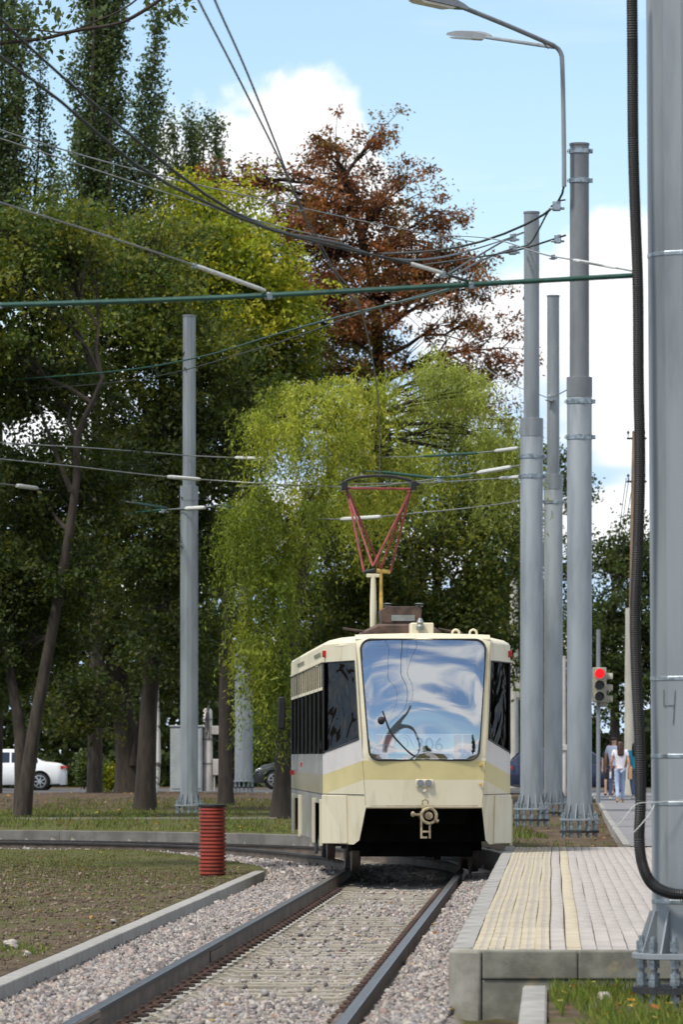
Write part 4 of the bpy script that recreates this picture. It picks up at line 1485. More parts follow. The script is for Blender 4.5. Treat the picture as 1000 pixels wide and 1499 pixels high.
def wire(name, label, pts, r, material, sag=0.0, rods=(), clamps=(), step=None, n=6, group='overhead wires and cables'):
    """pts: (px, py, Y) corners; rods / clamps: index ranges along the path length 0..1"""
    W3 = [P(*p) for p in pts]
    sp = smooth_path(W3, 0.6 if step is None else step)
    L = len(sp)
    if sag:
        sp = [p - Vector((0, 0, sag * 4 * (i / (L - 1)) * (1 - i / (L - 1)))) for i, p in enumerate(sp)]
    o0 = sp[0]
    root = empty(name, o0, 0, label, 'wire', group)
    mb_ = MB()
    mb_.tube([p - o0 for p in sp], r, n)
    mb_.build('strand', material, root)

    def at(t):
        x = t * (L - 1)
        i = min(int(x), L - 2)
        return sp[i].lerp(sp[i + 1], x - i) - o0
    for a, b, rr, mtl in rods:
        MB().tube([at(a), at(a + (b - a) * 0.08), at(b - (b - a) * 0.08), at(b)], [rr * 0.7, rr, rr, rr * 0.7], 8).build('insulator_rod', mtl, root)
    for t, sz in clamps:
        c = MB()
        c.box(-sz, sz, -sz, sz, -sz * 1.6, sz * 0.9)
        c.cyl((-sz * 2, 0, -sz), (sz * 2, 0, -sz), sz * 0.4, n=6)
        c.build('wire_clamp', 'bolt', root, loc=at(t), bevel=sz * 0.2)
    return root


def frac(pts, px):
    """path parameter at which the wire crosses picture column px"""
    sp = smooth_path([P(*p) for p in pts], 0.6)
    xs = [500 + F * p.x / p.y for p in sp]
    return min(range(len(xs)), key=lambda i: abs(xs[i] - px)) / (len(xs) - 1)


g = [(-60, 450, 30.6), (0, 447, 30.6), (200, 441, 30.5), (395, 432.5, 30.4), (560, 424, 30.3), (690, 417, 30.3), (930, 403.5, 30.35)]
wire('green_guy_cable', 'thick dark green sheathed cable crossing the whole view to the near pole', g, 0.0165, 'green_cable', rods=(), clamps=((frac(g, 392), 0.018), (frac(g, 686), 0.016), (frac(g, 27), 0.014)), n=10)
g = [(-40, 282, 28), (0, 297, 28.3), (140, 341, 29), (285, 389, 29.9), (388, 426, 30.4)]
wire('guy_wire', 'thin grey wire with pale rod joining green cable at the yellow leaves', g, 0.006, 'wire_grey', rods=((frac(g, 287), frac(g, 372), 0.013, 'rod'),), clamps=((frac(g, 285), 0.012),))
g = [(-40, 50, 27), (0, 83, 27.2), (90, 150, 27.6), (200, 243, 28.2), (300, 296, 28.8), (400, 338, 29.3), (520, 368, 29.7), (600, 386, 30), (688, 413, 30.3)]
wire('dark_cable', 'dark cable sweeping from upper left corner down to green cable', g, 0.0095, 'wire', rods=((frac(g, 585), frac(g, 655), 0.012, 'rod'),), clamps=((frac(g, 660), 0.015),))
g = [(-40, -20, 27), (0, 28, 27.3), (50, 76, 27.6), (120, 138, 28), (205, 210, 28.5), (300, 285, 29), (390, 333, 29.5), (480, 353, 31), (640, 378, 40), (765, 342, 93.8)]
wire('dark_cable', 'second dark cable just above, running on to the bolted pole beside tram', g, 0.009, 'wire')
g = [(276, -40, 25.5), (290, 0, 26.5), (340, 97, 30), (403, 222, 34), (440, 300, 37), (490, 395, 40), (528, 452, 44), (553, 580, 56), (556, 697, 68.4)]
wire('contact_wire', 'overhead contact wire dropping from sky to the raised pantograph', g, 0.007, 'wire')
g = [(302, -40, 25.5), (314, 0, 26.5), (360, 103, 30), (408, 222, 34), (425, 270, 36), (458, 345, 38.5), (500, 416, 41.5), (530, 455, 44)]
wire('messenger_wire', 'upper twin of the contact wire meeting it over the brown tree', g, 0.007, 'wire', clamps=((0.62, 0.014),))
g = [(-40, 560, 110), (175, 543, 104), (300, 521, 98), (400, 491, 90), (500, 463, 80), (620, 434, 60), (690, 414, 30.4)]
wire('thin_green_cable', 'thin green and yellow cable rising in front of the dark maple leaves', g, 0.016, 'green_cable')
g = [(-40, 575, 110), (200, 556, 104), (380, 510, 92), (520, 462, 80), (640, 425, 60)]
wire('thin_dark_wire', 'thin dark wire just below the thin green cable', g, 0.011, 'wire')
g = [(-40, 645, 100), (0, 648, 101), (150, 657, 108), (275, 667, 117.8)]
wire('span_wire', 'upper span wire from the left edge to the lone grey pole', g, 0.014, 'wire_grey')
g = [(277, 667, 117.8), (345, 670, 115), (450, 672, 111), (620, 668, 104), (700, 663, 98), (765, 655, 94)]
wire('span_wire', 'span wire with green rod between the lone pole and the tram-side pole', g, 0.014, 'wire_grey', rods=((frac(g, 348), frac(g, 388), 0.04, 'rod'), (frac(g, 620), frac(g, 700), 0.028, 'green_cable'), (frac(g, 730), frac(g, 758), 0.035, 'rod')))
g = [(-40, 669, 100), (0, 672, 101), (110, 683, 104), (245, 698, 108), (390, 708, 108), (520, 713, 104), (600, 706, 100), (700, 692, 96), (763, 681, 94)]
wire('span_wire', 'long span wire passing just behind the pantograph head', g, 0.014, 'wire_grey', rods=((frac(g, 243), frac(g, 271), 0.045, 'rod'), (frac(g, 704), frac(g, 752), 0.042, 'rod')), clamps=((frac(g, 452), 0.05), (frac(g, 640), 0.05)))
g = [(345, 712, 112), (450, 711, 108), (550, 708, 104), (640, 706, 100), (762, 698, 94)]
wire('span_wire', 'faint span wire ending at the lowest clamp of the tram-side pole', g, 0.013, 'wire_grey', rods=((frac(g, 735), frac(g, 760), 0.035, 'rod'),))
g = [(535, 690, 98), (560, 691, 98), (600, 696, 98), (632, 699, 98), (690, 697, 96)]
wire('green_rod_wire', 'short green insulated wire over the pantograph head', g, 0.016, 'green_cable', rods=((frac(g, 555), frac(g, 630), 0.03, 'green_cable'),))
g = [(-40, 705, 105), (0, 708, 106), (120, 724, 111), (245, 744, 117.7)]
wire('span_wire', 'lower span wire with white rod meeting the lone pole clamp from left', g, 0.014, 'wire_grey', rods=((frac(g, 28), frac(g, 50), 0.05, 'rod'), (frac(g, 192), frac(g, 243), 0.035, 'green_cable')))
g = [(120, 758, 121), (185, 752, 120), (240, 746, 118.3), (300, 743, 117), (327, 739, 115), (400, 754, 110), (500, 760, 104), (600, 752, 100), (700, 742, 97), (766, 733, 94)]
wire('span_wire', 'lowest span wire crossing behind the red pantograph frame', g, 0.014, 'wire_grey', rods=((frac(g, 186), frac(g, 243), 0.03, 'green_cable'), (frac(g, 272), frac(g, 298), 0.05, 'rod'), (frac(g, 329), frac(g, 392), 0.03, 'green_cable'), (frac(g, 500), frac(g, 552), 0.045, 'rod')), clamps=((frac(g, 246), 0.06), (frac(g, 327), 0.06)))
g = [(826, 271, 85.8), (815, 300, 86), (770, 329, 87), (705, 354, 88), (640, 367, 89), (560, 372, 92)]
wire('lamp_supply_cable', 'sagging dark cable leaving the lamp pole just under its street lamp', g, 0.022, 'wire', clamps=((frac(g, 812), 0.07),))
g = [(828, 345, 86), (800, 354, 86.5), (760, 366, 88), (700, 377, 90), (600, 391, 94)]
wire('pole_stay_wire', 'stay wire from the middle bracket of the lamp pole', g, 0.018, 'wire', clamps=((frac(g, 812), 0.06),))
g = [(828, 293, 86), (808, 302, 86.2), (780, 352, 88), (765, 362, 93.8)]
wire('pole_stay_wire', 'short steep wire linking the lamp pole to its left neighbour', g, 0.016, 'wire')
g = [(766, 341, 93.8), (740, 352, 92), (690, 381, 88), (655, 402, 80)]
wire('pole_stay_wire', 'upper stay wire off the top of the tram-side pole', g, 0.018, 'wire', clamps=((frac(g, 752), 0.06),))
g = [(766, 361, 93.8), (740, 368, 92), (700, 384, 88), (668, 402, 80)]
wire('pole_stay_wire', 'lower stay wire off the top of the tram-side pole', g, 0.018, 'wire', clamps=((frac(g, 752), 0.07),))
g = [(650, 345, 60), (720, 350, 50), (780, 368, 42), (805, 375, 38), (840, 381, 34), (930, 398, 30.4)]
wire('guy_wire', 'guy wire with pale rod reaching the near pole across the sky', g, 0.006, 'wire_grey', rods=((frac(g, 838), frac(g, 905), 0.011, 'rod'),), clamps=((frac(g, 810), 0.016),))
g = [(-40, 178, 60), (100, 222, 64), (250, 262, 70), (420, 300, 78), (560, 330, 86), (700, 356, 92)]
wire('faint_far_wire', 'faint grey wire sagging past the tall poplars', g, 0.010, 'wire_grey')
g = [(-40, 190, 62), (100, 236, 66), (250, 285, 72), (400, 330, 80), (500, 352, 86)]
wire('faint_far_wire', 'lower faint grey wire past the tall poplars', g, 0.010, 'wire_grey')
g = [(690, 520, 120), (735, 556, 118), (790, 578, 113), (806, 582, 112.8), (832, 570, 86.3)]
wire('thin_service_wire', 'thin wire with dark connector between lamp pole and its shorter neighbour', g, 0.011, 'wire_grey', clamps=((frac(g, 806), 0.06),))

# ------------------------------------------------------------------ trees


def unit(n):
    v = rng.normal(size=(n, 3))
    return v / np.linalg.norm(v, axis=1)[:, None]


def leaf_geo(c, size, aspect=0.55, droop=0.0, up=0.0):
    n = len(c)
    u = unit(n)
    u[:, 2] += up - droop
    u /= np.linalg.norm(u, axis=1)[:, None]
    r_ = unit(n)
    w_ = np.cross(u, r_)
    w_ /= np.linalg.norm(w_, axis=1)[:, None] + 1e-9
    L = (size * rng.uniform(0.6, 1.35, n))[:, None]
    Wd = L * aspect * 0.5
    v = np.stack([c, c + u * L * 0.45 + w_ * Wd, c + u * L, c + u * L * 0.45 - w_ * Wd], 1)
    return v.reshape(-1, 3)


def finish_crown(parts, cols, root, base, name='crown'):
    v = np.concatenate(parts) - np.array(base)[None]
    col = np.concatenate(cols)
    f = np.arange(len(v)).reshape(-1, 4)
    return place(name, np_mesh(name, v, f, 'leaf', np.repeat(col, 4, 0)), root)


def blob_clumps(cx, cz, Y, rx, rz, ry, n, shell=0.45):
    """clump centres inside an ellipsoid seen at pixel (cx,cz) with pixel radii rx, rz"""
    c = P(cx, cz, Y)
    k = Y / F
    d = unit(n)
    r_ = rng.uniform(shell ** 2.2, 1, n) ** (1 / 2.2)
    return np.array(c)[None] + d * r_[:, None] * np.array([rx * k, ry, rz * k])[None], c


def wobble_path(a, b, n=6, amp=0.06):
    a, b = Vector(a), Vector(b)
    L = (b - a).length
    out = []
    for i in range(n + 1):
        t = i / n
        p = a.lerp(b, t)
        e = amp * L * math.sin(math.pi * t)
        out.append(p + Vector((random.uniform(-e, e), random.uniform(-e, e), random.uniform(-e, e) * 0.5 + 0.12 * L * math.sin(math.pi * t) * 0.5)))
    return out


def tree(name, label, base, trunk, tr, blobs, palettes, leaf=0.16, per=45, clump=0.42, bark='bark', aspect=0.6, droop=0.15, up=0.0, twigs=0.35, limb_r=0.09, group=None, cl_scale=(1, 1, 0.75), cat='tree', limb_from=0.35, extra_trunks=(), sub_n=6.5, sub_r=0.48):
    root = empty(name, base, 0, label, cat, group)
    bv = Vector(base)
    tb = MB()
    tp = smooth_path([Vector(p) for p in trunk], 0.6)
    L = len(tp)
    rad = [tr * (1 - 0.72 * (i / (L - 1))) for i in range(L)]
    rad = [r_ * (1 + 0.28 * math.exp(-i * 0.9)) for i, r_ in enumerate(rad)]
    tb.tube([p - bv for p in tp], rad, 12)
    for et, er in extra_trunks:
        ep = smooth_path([Vector(p) for p in et], 0.6)
        tb.tube([p - bv for p in ep], [er * (1 - 0.7 * i / (len(ep) - 1)) for i in range(len(ep))], 9)
    parts, cols = [], []
    for bl in blobs:
        cx, cz, Y, rx, rz, ry, n, pal = bl[:8]
        sub, c = blob_clumps(cx, cz, Y, rx, rz, ry, max(3, int(n / sub_n)))
        cl = sub[rng.integers(0, len(sub), n)] + rng.normal(size=(n, 3)) * np.array([sub_r, sub_r, sub_r * 0.55])
        # limb from the trunk into the blob
        cand = [p for i, p in enumerate(tp) if i > L * limb_from and p.z < c.z + 0.5] or [tp[int(L * limb_from)]]
        a = min(cand, key=lambda p: (p - c).length + 0.5 * abs(p.z - (c.z - 1.5)))
        lp = wobble_path(a, c, 6)
        tb.tube([p - bv for p in lp], [limb_r * (1 - 0.75 * i / 6) for i in range(7)], 6)
        for q in cl:
            if random.random() < twigs:
                s0 = lp[random.randint(2, 6)]
                wp = wobble_path(s0, q, 3, 0.08)
                tb.tube([p - bv for p in wp], [0.028, 0.02, 0.013, 0.006], 3, caps=False)
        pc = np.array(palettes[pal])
        m = rng.poisson(per, n)
        idx = np.repeat(np.arange(n), m)
        cs_ = clump * rng.uniform(0.6, 1.4, n)
        pos = cl[idx] + rng.normal(size=(len(idx), 3)) * cs_[idx][:, None] * 0.6 * np.array(cl_scale)[None]
        base_c = pc[rng.integers(0, len(pc), n)]
        mixc = np.where(rng.random(len(idx))[:, None] < 0.72, base_c[idx], pc[rng.integers(0, len(pc), len(idx))])
        col = mixc * rng.uniform(0.75, 1.25, (len(idx), 1))
        parts.append(leaf_geo(pos, leaf, aspect, droop, up))
        cols.append(col)
    tb.build('trunk', bark, root, ang=60, fix=False)
    finish_crown(parts, cols, root, base)
    return root


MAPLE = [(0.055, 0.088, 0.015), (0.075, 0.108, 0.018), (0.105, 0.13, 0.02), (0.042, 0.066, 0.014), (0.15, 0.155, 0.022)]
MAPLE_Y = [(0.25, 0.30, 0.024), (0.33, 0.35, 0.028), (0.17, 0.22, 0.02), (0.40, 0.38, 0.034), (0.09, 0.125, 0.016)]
MAPLE_SHADE = [(0.035, 0.055, 0.012), (0.05, 0.07, 0.014), (0.03, 0.045, 0.012), (0.075, 0.085, 0.016)]  # darker leaves for lower crowns, canopy shade put into the colour
POP = [(0.065, 0.095, 0.034), (0.085, 0.12, 0.045), (0.050, 0.075, 0.028), (0.11, 0.145, 0.065)]
BROWN = [(0.23, 0.084, 0.036), (0.15, 0.056, 0.026), (0.30, 0.12, 0.045), (0.10, 0.040, 0.020), (0.15, 0.10, 0.028)]
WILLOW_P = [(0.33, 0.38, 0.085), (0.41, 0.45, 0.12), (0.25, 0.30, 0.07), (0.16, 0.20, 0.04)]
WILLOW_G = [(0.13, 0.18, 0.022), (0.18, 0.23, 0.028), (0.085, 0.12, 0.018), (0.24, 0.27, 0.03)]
BROWN_G = [(0.11, 0.085, 0.02), (0.16, 0.07, 0.02), (0.07, 0.075, 0.018)]
WILLOW = [(0.29, 0.34, 0.045), (0.36, 0.40, 0.055), (0.22, 0.27, 0.034), (0.42, 0.43, 0.07), (0.13, 0.17, 0.026)]
FARG = [(0.045, 0.07, 0.018), (0.06, 0.085, 0.02), (0.035, 0.055, 0.016), (0.08, 0.10, 0.03)]


def G3(px, py, Y, dz=0.0):
    q = P(px, py, Y)
    return (q.x, q.y, q.z + dz)


# poplars
def poplar(label, px, Y, plumes, zb=0.25):
    """columnar poplar: a stem with many upright pointed plumes (dx_top, y_top, dx_bottom, y_bottom, radius in pixels)"""
    k = Y / F
    base = Vector(((px - 500) * k, Y, zb))
    root = empty('poplar', base, 0, label, 'tree', 'tall poplars behind the maples')
    tb = MB()
    topz = min(p[1] for p in plumes)
    T = P(px + plumes[0][0] * 0.6, topz + (640 - topz) * 0.28, Y)
    tp = [base, base.lerp(T, 0.35) + Vector((0.1, 0, 0)), base.lerp(T, 0.7) + Vector((-0.08, 0, 0)), T]
    tb.tube([p - base for p in smooth_path(tp, 0.8)], list(np.linspace(0.26, 0.04, len(smooth_path(tp, 0.8)))), 10)
    pc = np.array(POP)
    parts, cols = [], []
    for (dxt, yt, dxb, yb_, rp) in plumes:
        A, B = P(px + dxb, yb_, Y + random.uniform(-0.6, 0.6)), P(px + dxt, yt, Y + random.uniform(-0.9, 0.9))
        bend = random.uniform(-0.25, 0.25)
        Lz = (B - A).length
        R_ = rp * k * 1.4
        n = int(Lz * R_ * 40)
        t = rng.random(n) ** 0.9
        rr = R_ * np.minimum(1, t / 0.2 + 0.25) * np.maximum(0.08, 1 - t) ** 0.55
        an = rng.uniform(0, 2 * math.pi, n)
        q = rr * np.sqrt(rng.random(n))
        c = np.array(A)[None] * (1 - t)[:, None] + np.array(B)[None] * t[:, None]
        c[:, 0] += bend * np.sin(math.pi * t) + q * np.cos(an)
        c[:, 1] += q * np.sin(an)
        stem = [A.lerp(B, i / 6) + Vector((bend * math.sin(math.pi * i / 6), 0, 0)) - base for i in range(7)]
        tb.tube(stem, [0.06 * (1 - 0.9 * i / 6) for i in range(7)], 5)
        m = rng.poisson(20, n)
        idx = np.repeat(np.arange(n), m)
        pos = c[idx] + rng.normal(size=(len(idx), 3)) * np.array([0.13, 0.13, 0.22])
        parts.append(leaf_geo(pos, 0.105, 0.8, 0.1))
        bc = pc[rng.integers(0, len(pc), n)]
        cols.append(bc[idx] * rng.uniform(0.7, 1.3, (len(idx), 1)))
    tb.build('trunk', 'bark_pale', root, ang=60, fix=False)
    finish_crown(parts, cols, root, tuple(base))
    return root


poplar('tallest poplar, cut off by the top of the picture, with pale trunk', 138, 150,
       [(0, -250, 5, 330, 24), (25, -200, 20, 300, 22), (-25, -180, -10, 320, 15), (45, -120, 25, 330, 20), (94, 20, 50, 340, 17), (70, 110, 45, 380, 17), (102, 120, 60, 400, 11), (-38, 90, -15, 380, 11), (55, 200, 30, 420, 20), (-22, 190, -10, 420, 17), (10, 0, 5, 420, 26), (86, 230, 60, 430, 13), (-50, 230, -30, 430, 10)])
poplar('poplar at the left edge, half out of the picture', -8, 156,
       [(10, -200, 10, 300, 24), (48, 10, 35, 360, 17), (66, 60, 48, 380, 13), (-15, -100, -10, 400, 26), (82, 205, 65, 420, 11), (38, 120, 28, 430, 22), (95, 265, 70, 430, 9), (30, -60, 20, 380, 20)])
poplar('short round-topped poplar against the white cloud', 280, 172,
       [(-5, 158, 0, 420, 13), (-30, 172, -10, 430, 12), (22, 165, 8, 430, 13), (38, 176, 18, 430, 11), (-46, 200, -25, 430, 11), (8, 185, 5, 430, 17), (46, 230, 25, 440, 12), (-56, 270, -30, 440, 12), (-18, 240, -10, 440, 17), (30, 260, 15, 440, 15)])

# brown horse chestnut
b = G3(560, 1150, 142)
tree('chestnut_tree', 'brown-leaved chestnut with bare twigs showing against the sky', b, [b, G3(560, 1000, 142), G3(548, 800, 142), G3(556, 600, 142), G3(545, 420, 142), G3(505, 260, 142)], 0.34,
     [(505, 262, 142, 62, 58, 2.2, 62, 0), (430, 300, 142, 62, 55, 2.2, 60, 0), (560, 300, 142, 52, 62, 2.2, 56, 0), (480, 370, 142, 95, 70, 2.6, 130, 0), (600, 350, 142, 55, 58, 2.2, 52, 0), (370, 262, 142, 40, 26, 1.4, 24, 0), (335, 270, 143, 30, 16, 1.0, 16, 0),
      (420, 420, 142, 80, 60, 2.6, 80, 0), (545, 440, 142, 85, 75, 2.6, 110, 0), (625, 430, 142, 60, 62, 2.0, 46, 0), (690, 480, 142, 42, 50, 1.6, 22, 0), (640, 520, 142, 70, 50, 2.0, 30, 0), (520, 540, 142, 80, 70, 2.4, 90, 1), (470, 480, 142, 80, 80, 2.4, 90, 1), (570, 620, 142, 90, 80, 2.4, 60, 1), (715, 560, 142, 40, 55, 1.4, 22, 0), (640, 310, 142, 30, 40, 1.0, 18, 0), (480, 205, 142, 36, 24, 0.9, 18, 0), (690, 420, 142, 45, 40, 1.4, 20, 0), (735, 510, 142, 24, 40, 1.2, 9, 0), (540, 215, 142, 30, 26, 0.9, 14, 0), (650, 370, 142, 40, 40, 1.2, 22, 0), (700, 600, 142, 50, 40, 1.4, 16, 0)],
     [BROWN, BROWN_G], leaf=0.135, per=50, clump=0.27, bark='bark_dark', aspect=0.42, droop=0.35, twigs=0.95, limb_r=0.08, sub_n=4.5, sub_r=0.42)

# big maples on the left
b = (P(212, 1190, 121).x, 121, 0.2)
tree('maple_tree', 'dark-trunked maple in the grass, its trunk next to the lone pole', b, [b, G3(215, 1100, 121), G3(222, 980, 121), G3(240, 880, 121), G3(250, 760, 121), G3(240, 600, 121), G3(230, 420, 121)], 0.25,
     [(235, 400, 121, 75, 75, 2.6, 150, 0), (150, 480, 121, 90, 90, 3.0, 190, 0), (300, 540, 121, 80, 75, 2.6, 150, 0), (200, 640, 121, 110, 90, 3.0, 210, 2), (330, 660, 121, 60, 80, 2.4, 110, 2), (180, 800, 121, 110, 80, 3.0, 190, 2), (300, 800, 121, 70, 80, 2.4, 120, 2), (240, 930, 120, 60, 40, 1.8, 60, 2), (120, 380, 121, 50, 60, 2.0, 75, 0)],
     [MAPLE, MAPLE_Y, MAPLE_SHADE], leaf=0.125, per=68, clump=0.34, bark='bark_dark', limb_r=0.10, group='maples on the lawn')
b = (P(328, 1150, 128).x, 130, 0.2)
tree('maple_tree', 'yellowing maple whose bright crown tops the middle of the trees', b, [b, G3(330, 1000, 130), G3(338, 800, 130), G3(340, 600, 130), G3(335, 420, 130)], 0.2,
     [(320, 350, 129, 58, 55, 2.0, 130, 1), (260, 390, 129, 55, 55, 2.0, 110, 1), (380, 400, 129, 55, 60, 2.0, 110, 1), (330, 450, 129, 80, 60, 2.2, 140, 1), (415, 470, 129, 50, 55, 2.0, 70, 1), (430, 540, 129, 44, 50, 2.0, 40, 0), (390, 560, 129, 70, 60, 2.2, 90, 0), (215, 400, 129, 36, 40, 1.6, 40, 1), (300, 305, 129, 30, 22, 1.0, 26, 1), (360, 480, 131, 90, 110, 1.6, 110, 0), (340, 680, 131, 90, 110, 2.4, 140, 2), (330, 860, 131, 90, 100, 2.4, 120, 2)],
     [MAPLE, MAPLE_Y, MAPLE_SHADE], leaf=0.12, per=66, clump=0.32, bark='bark_dark', limb_r=0.08, group='maples on the lawn')
b = (P(33, 1200, 108).x, 108, 0.2)
tree('maple_tree', 'leaning two-stemmed maple at the left, in front of the white car', b, [b, G3(48, 1080, 108), G3(75, 930, 108), G3(95, 820, 108), G3(112, 700, 108), G3(112, 640, 108), G3(135, 590, 108), G3(150, 555, 108)], 0.16,
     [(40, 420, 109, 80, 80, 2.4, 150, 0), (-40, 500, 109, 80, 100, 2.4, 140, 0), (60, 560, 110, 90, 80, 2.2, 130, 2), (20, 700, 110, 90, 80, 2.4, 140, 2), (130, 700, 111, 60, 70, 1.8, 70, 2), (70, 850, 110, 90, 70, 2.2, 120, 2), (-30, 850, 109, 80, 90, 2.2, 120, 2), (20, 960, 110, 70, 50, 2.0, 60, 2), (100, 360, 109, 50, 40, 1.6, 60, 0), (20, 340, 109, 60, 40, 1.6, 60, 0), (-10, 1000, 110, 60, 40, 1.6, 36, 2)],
     [MAPLE, MAPLE_Y, MAPLE_SHADE], leaf=0.12, per=66, clump=0.32, bark='bark', limb_r=0.05, group='maples on the lawn',
     extra_trunks=[([G3(30, 1190, 108.3), G3(30, 1080, 108.5), G3(10, 960, 108.8), G3(-20, 820, 109)], 0.17), ([G3(105, 720, 108), G3(80, 660, 108), G3(55, 590, 108)], 0.07)])
# old thick trunk further back
b = (P(190, 1150, 152).x, 152, 0.3)
tree('old_maple_tree', 'old tree with very thick grey trunk behind the lawn', b, [b, G3(186, 1080, 152), G3(172, 1000, 152), G3(165, 880, 152), G3(170, 700, 152)], 0.44,
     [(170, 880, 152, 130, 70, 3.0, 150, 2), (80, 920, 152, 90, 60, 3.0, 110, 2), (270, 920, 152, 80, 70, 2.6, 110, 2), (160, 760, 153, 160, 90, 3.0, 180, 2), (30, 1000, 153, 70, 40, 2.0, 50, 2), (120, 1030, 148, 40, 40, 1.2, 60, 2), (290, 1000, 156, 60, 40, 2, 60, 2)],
     [MAPLE, MAPLE_Y, MAPLE_SHADE], leaf=0.15, per=62, clump=0.46, bark='bark', limb_r=0.12, extra_trunks=[([G3(197, 1120, 151.6), G3(205, 1060, 151.4), G3(222, 1010, 151)], 0.16)])


# weeping willow with hanging strands
def willow():
    base = (P(416, 1188, 106).x, 106, 0.2)
    root = empty('willow_tree', base, 0, 'light green weeping willow with hanging strands behind the tram', 'tree')
    bv = Vector(base)
    tb = MB()
    tp = smooth_path([Vector(base), G3(418, 1100, 106), G3(420, 1000, 106), G3(436, 860, 107), G3(470, 740, 108), G3(500, 640, 108)], 0.5)
    tb.tube([p - bv for p in tp], [0.24 * (1 - 0.6 * i / (len(tp) - 1)) * (1 + 0.4 * math.exp(-i)) for i in range(len(tp))], 12)
    blobs = [(470, 590, 107, 80, 34, 1.8, 22), (540, 565, 107.5, 34, 26, 1.2, 8), (420, 630, 106.5, 40, 34, 1.6, 9), (500, 650, 107, 60, 34, 1.6, 12), (380, 610, 106.5, 30, 20, 1.0, 4),
             (640, 550, 109, 46, 28, 1.6, 12), (690, 575, 109, 34, 30, 1.4, 9), (610, 600, 109, 36, 20, 1.2, 4), (725, 640, 109.5, 34, 36, 1.4, 9), (670, 650, 109, 60, 28, 1.8, 12), (590, 680, 108, 40, 20, 1.4, 6), (748, 690, 109.5, 16, 40, 1.0, 5),
             (390, 745, 105.5, 55, 26, 1.4, 14), (345, 780, 105, 22, 30, 1.0, 5), (385, 850, 105, 34, 40, 1.2, 10), (375, 930, 105, 34, 40, 1.2, 9), (410, 990, 105.5, 24, 36, 1.0, 6), (450, 720, 106, 40, 24, 1.2, 6), (430, 800, 106, 30, 40, 1.2, 6), (560, 720, 110, 80, 26, 1.8, 9)]
    parts, cols = [], []
    for (cx, cz, Y, rx, rz, ry, n) in blobs:
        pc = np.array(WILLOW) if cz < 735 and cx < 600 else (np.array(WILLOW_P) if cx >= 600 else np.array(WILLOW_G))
        cl, c = blob_clumps(cx, cz, Y, rx, rz, ry, n, 0.05)
        a = min(tp[int(len(tp) * 0.45):], key=lambda p: (p - c).length)
        lp = wobble_path(a, c, 6)
        tb.tube([p - bv for p in lp], [0.07 * (1 - 0.8 * i / 6) for i in range(7)], 6)
        for q in cl:
            if random.random() < 0.8:
                s0 = lp[random.randint(2, 6)]
                tb.tube([p - bv for p in wobble_path(s0, q, 3, 0.08)], [0.028, 0.02, 0.012, 0.006], 3, caps=False)
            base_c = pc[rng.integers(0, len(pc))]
            spray = rng.uniform(0, 2 * math.pi)
            for s_ in range(rng.integers(7, 19)):
                Ls = rng.uniform(0.5, 2.1) * (1.25 if cz > 735 else 0.95)
                az_ = spray + rng.normal(0, 0.9)
                m = int(Ls / 0.032)
                t = np.linspace(0, 1, m)
                out = rng.uniform(0.2, 1.1) * min(1.0, Ls)
                rise = rng.uniform(-0.1, 0.75)
                st_ = q + rng.normal(0, 0.10, 3)
                hx = out * (1 - np.exp(-2.2 * t))
                pos = np.c_[st_[0] + math.cos(az_) * hx + 0.05 * np.sin(6 * t + az_), st_[1] + math.sin(az_) * hx, st_[2] + rise * t * (1 - t) * 2 - Ls * t ** 1.7 * 0.85] + rng.normal(0, 0.035, (m, 3))
                parts.append(leaf_geo(pos, 0.115, 0.20, 1.0))
                cols.append(np.where(rng.random((m, 1)) < 0.75, base_c[None], pc[rng.integers(0, len(pc), m)]) * rng.uniform(0.7, 1.2, (m, 1)))
    tb.build('trunk', 'bark_dark', root, ang=60, fix=False)
    finish_crown(parts, cols, root, base)


willow()

# darker tree that closes the view behind the tram roof
b = (P(640, 1150, 135).x, 136, 0.25)
tree('lime_tree', 'dark green lime tree filling the gap above the tram roof', b, [b, G3(640, 950, 136), G3(640, 800, 136)], 0.3,
     [(600, 800, 136, 110, 90, 2.6, 190, 0), (700, 780, 136, 70, 80, 2.4, 120, 0), (480, 830, 137, 90, 100, 2.6, 160, 0), (660, 900, 136, 100, 60, 2.4, 130, 0), (560, 930, 137, 120, 60, 2.6, 140, 0), (720, 700, 136, 40, 70, 1.6, 70, 0), (430, 960, 137, 60, 80, 2.4, 80, 0), (560, 720, 138, 110, 60, 2.0, 110, 0), (725, 960, 137, 50, 60, 2.0, 60, 0)],
     [MAPLE + FARG + [(0.15, 0.16, 0.02)]], leaf=0.13, per=66, clump=0.42, bark='bark_dark', limb_r=0.08)
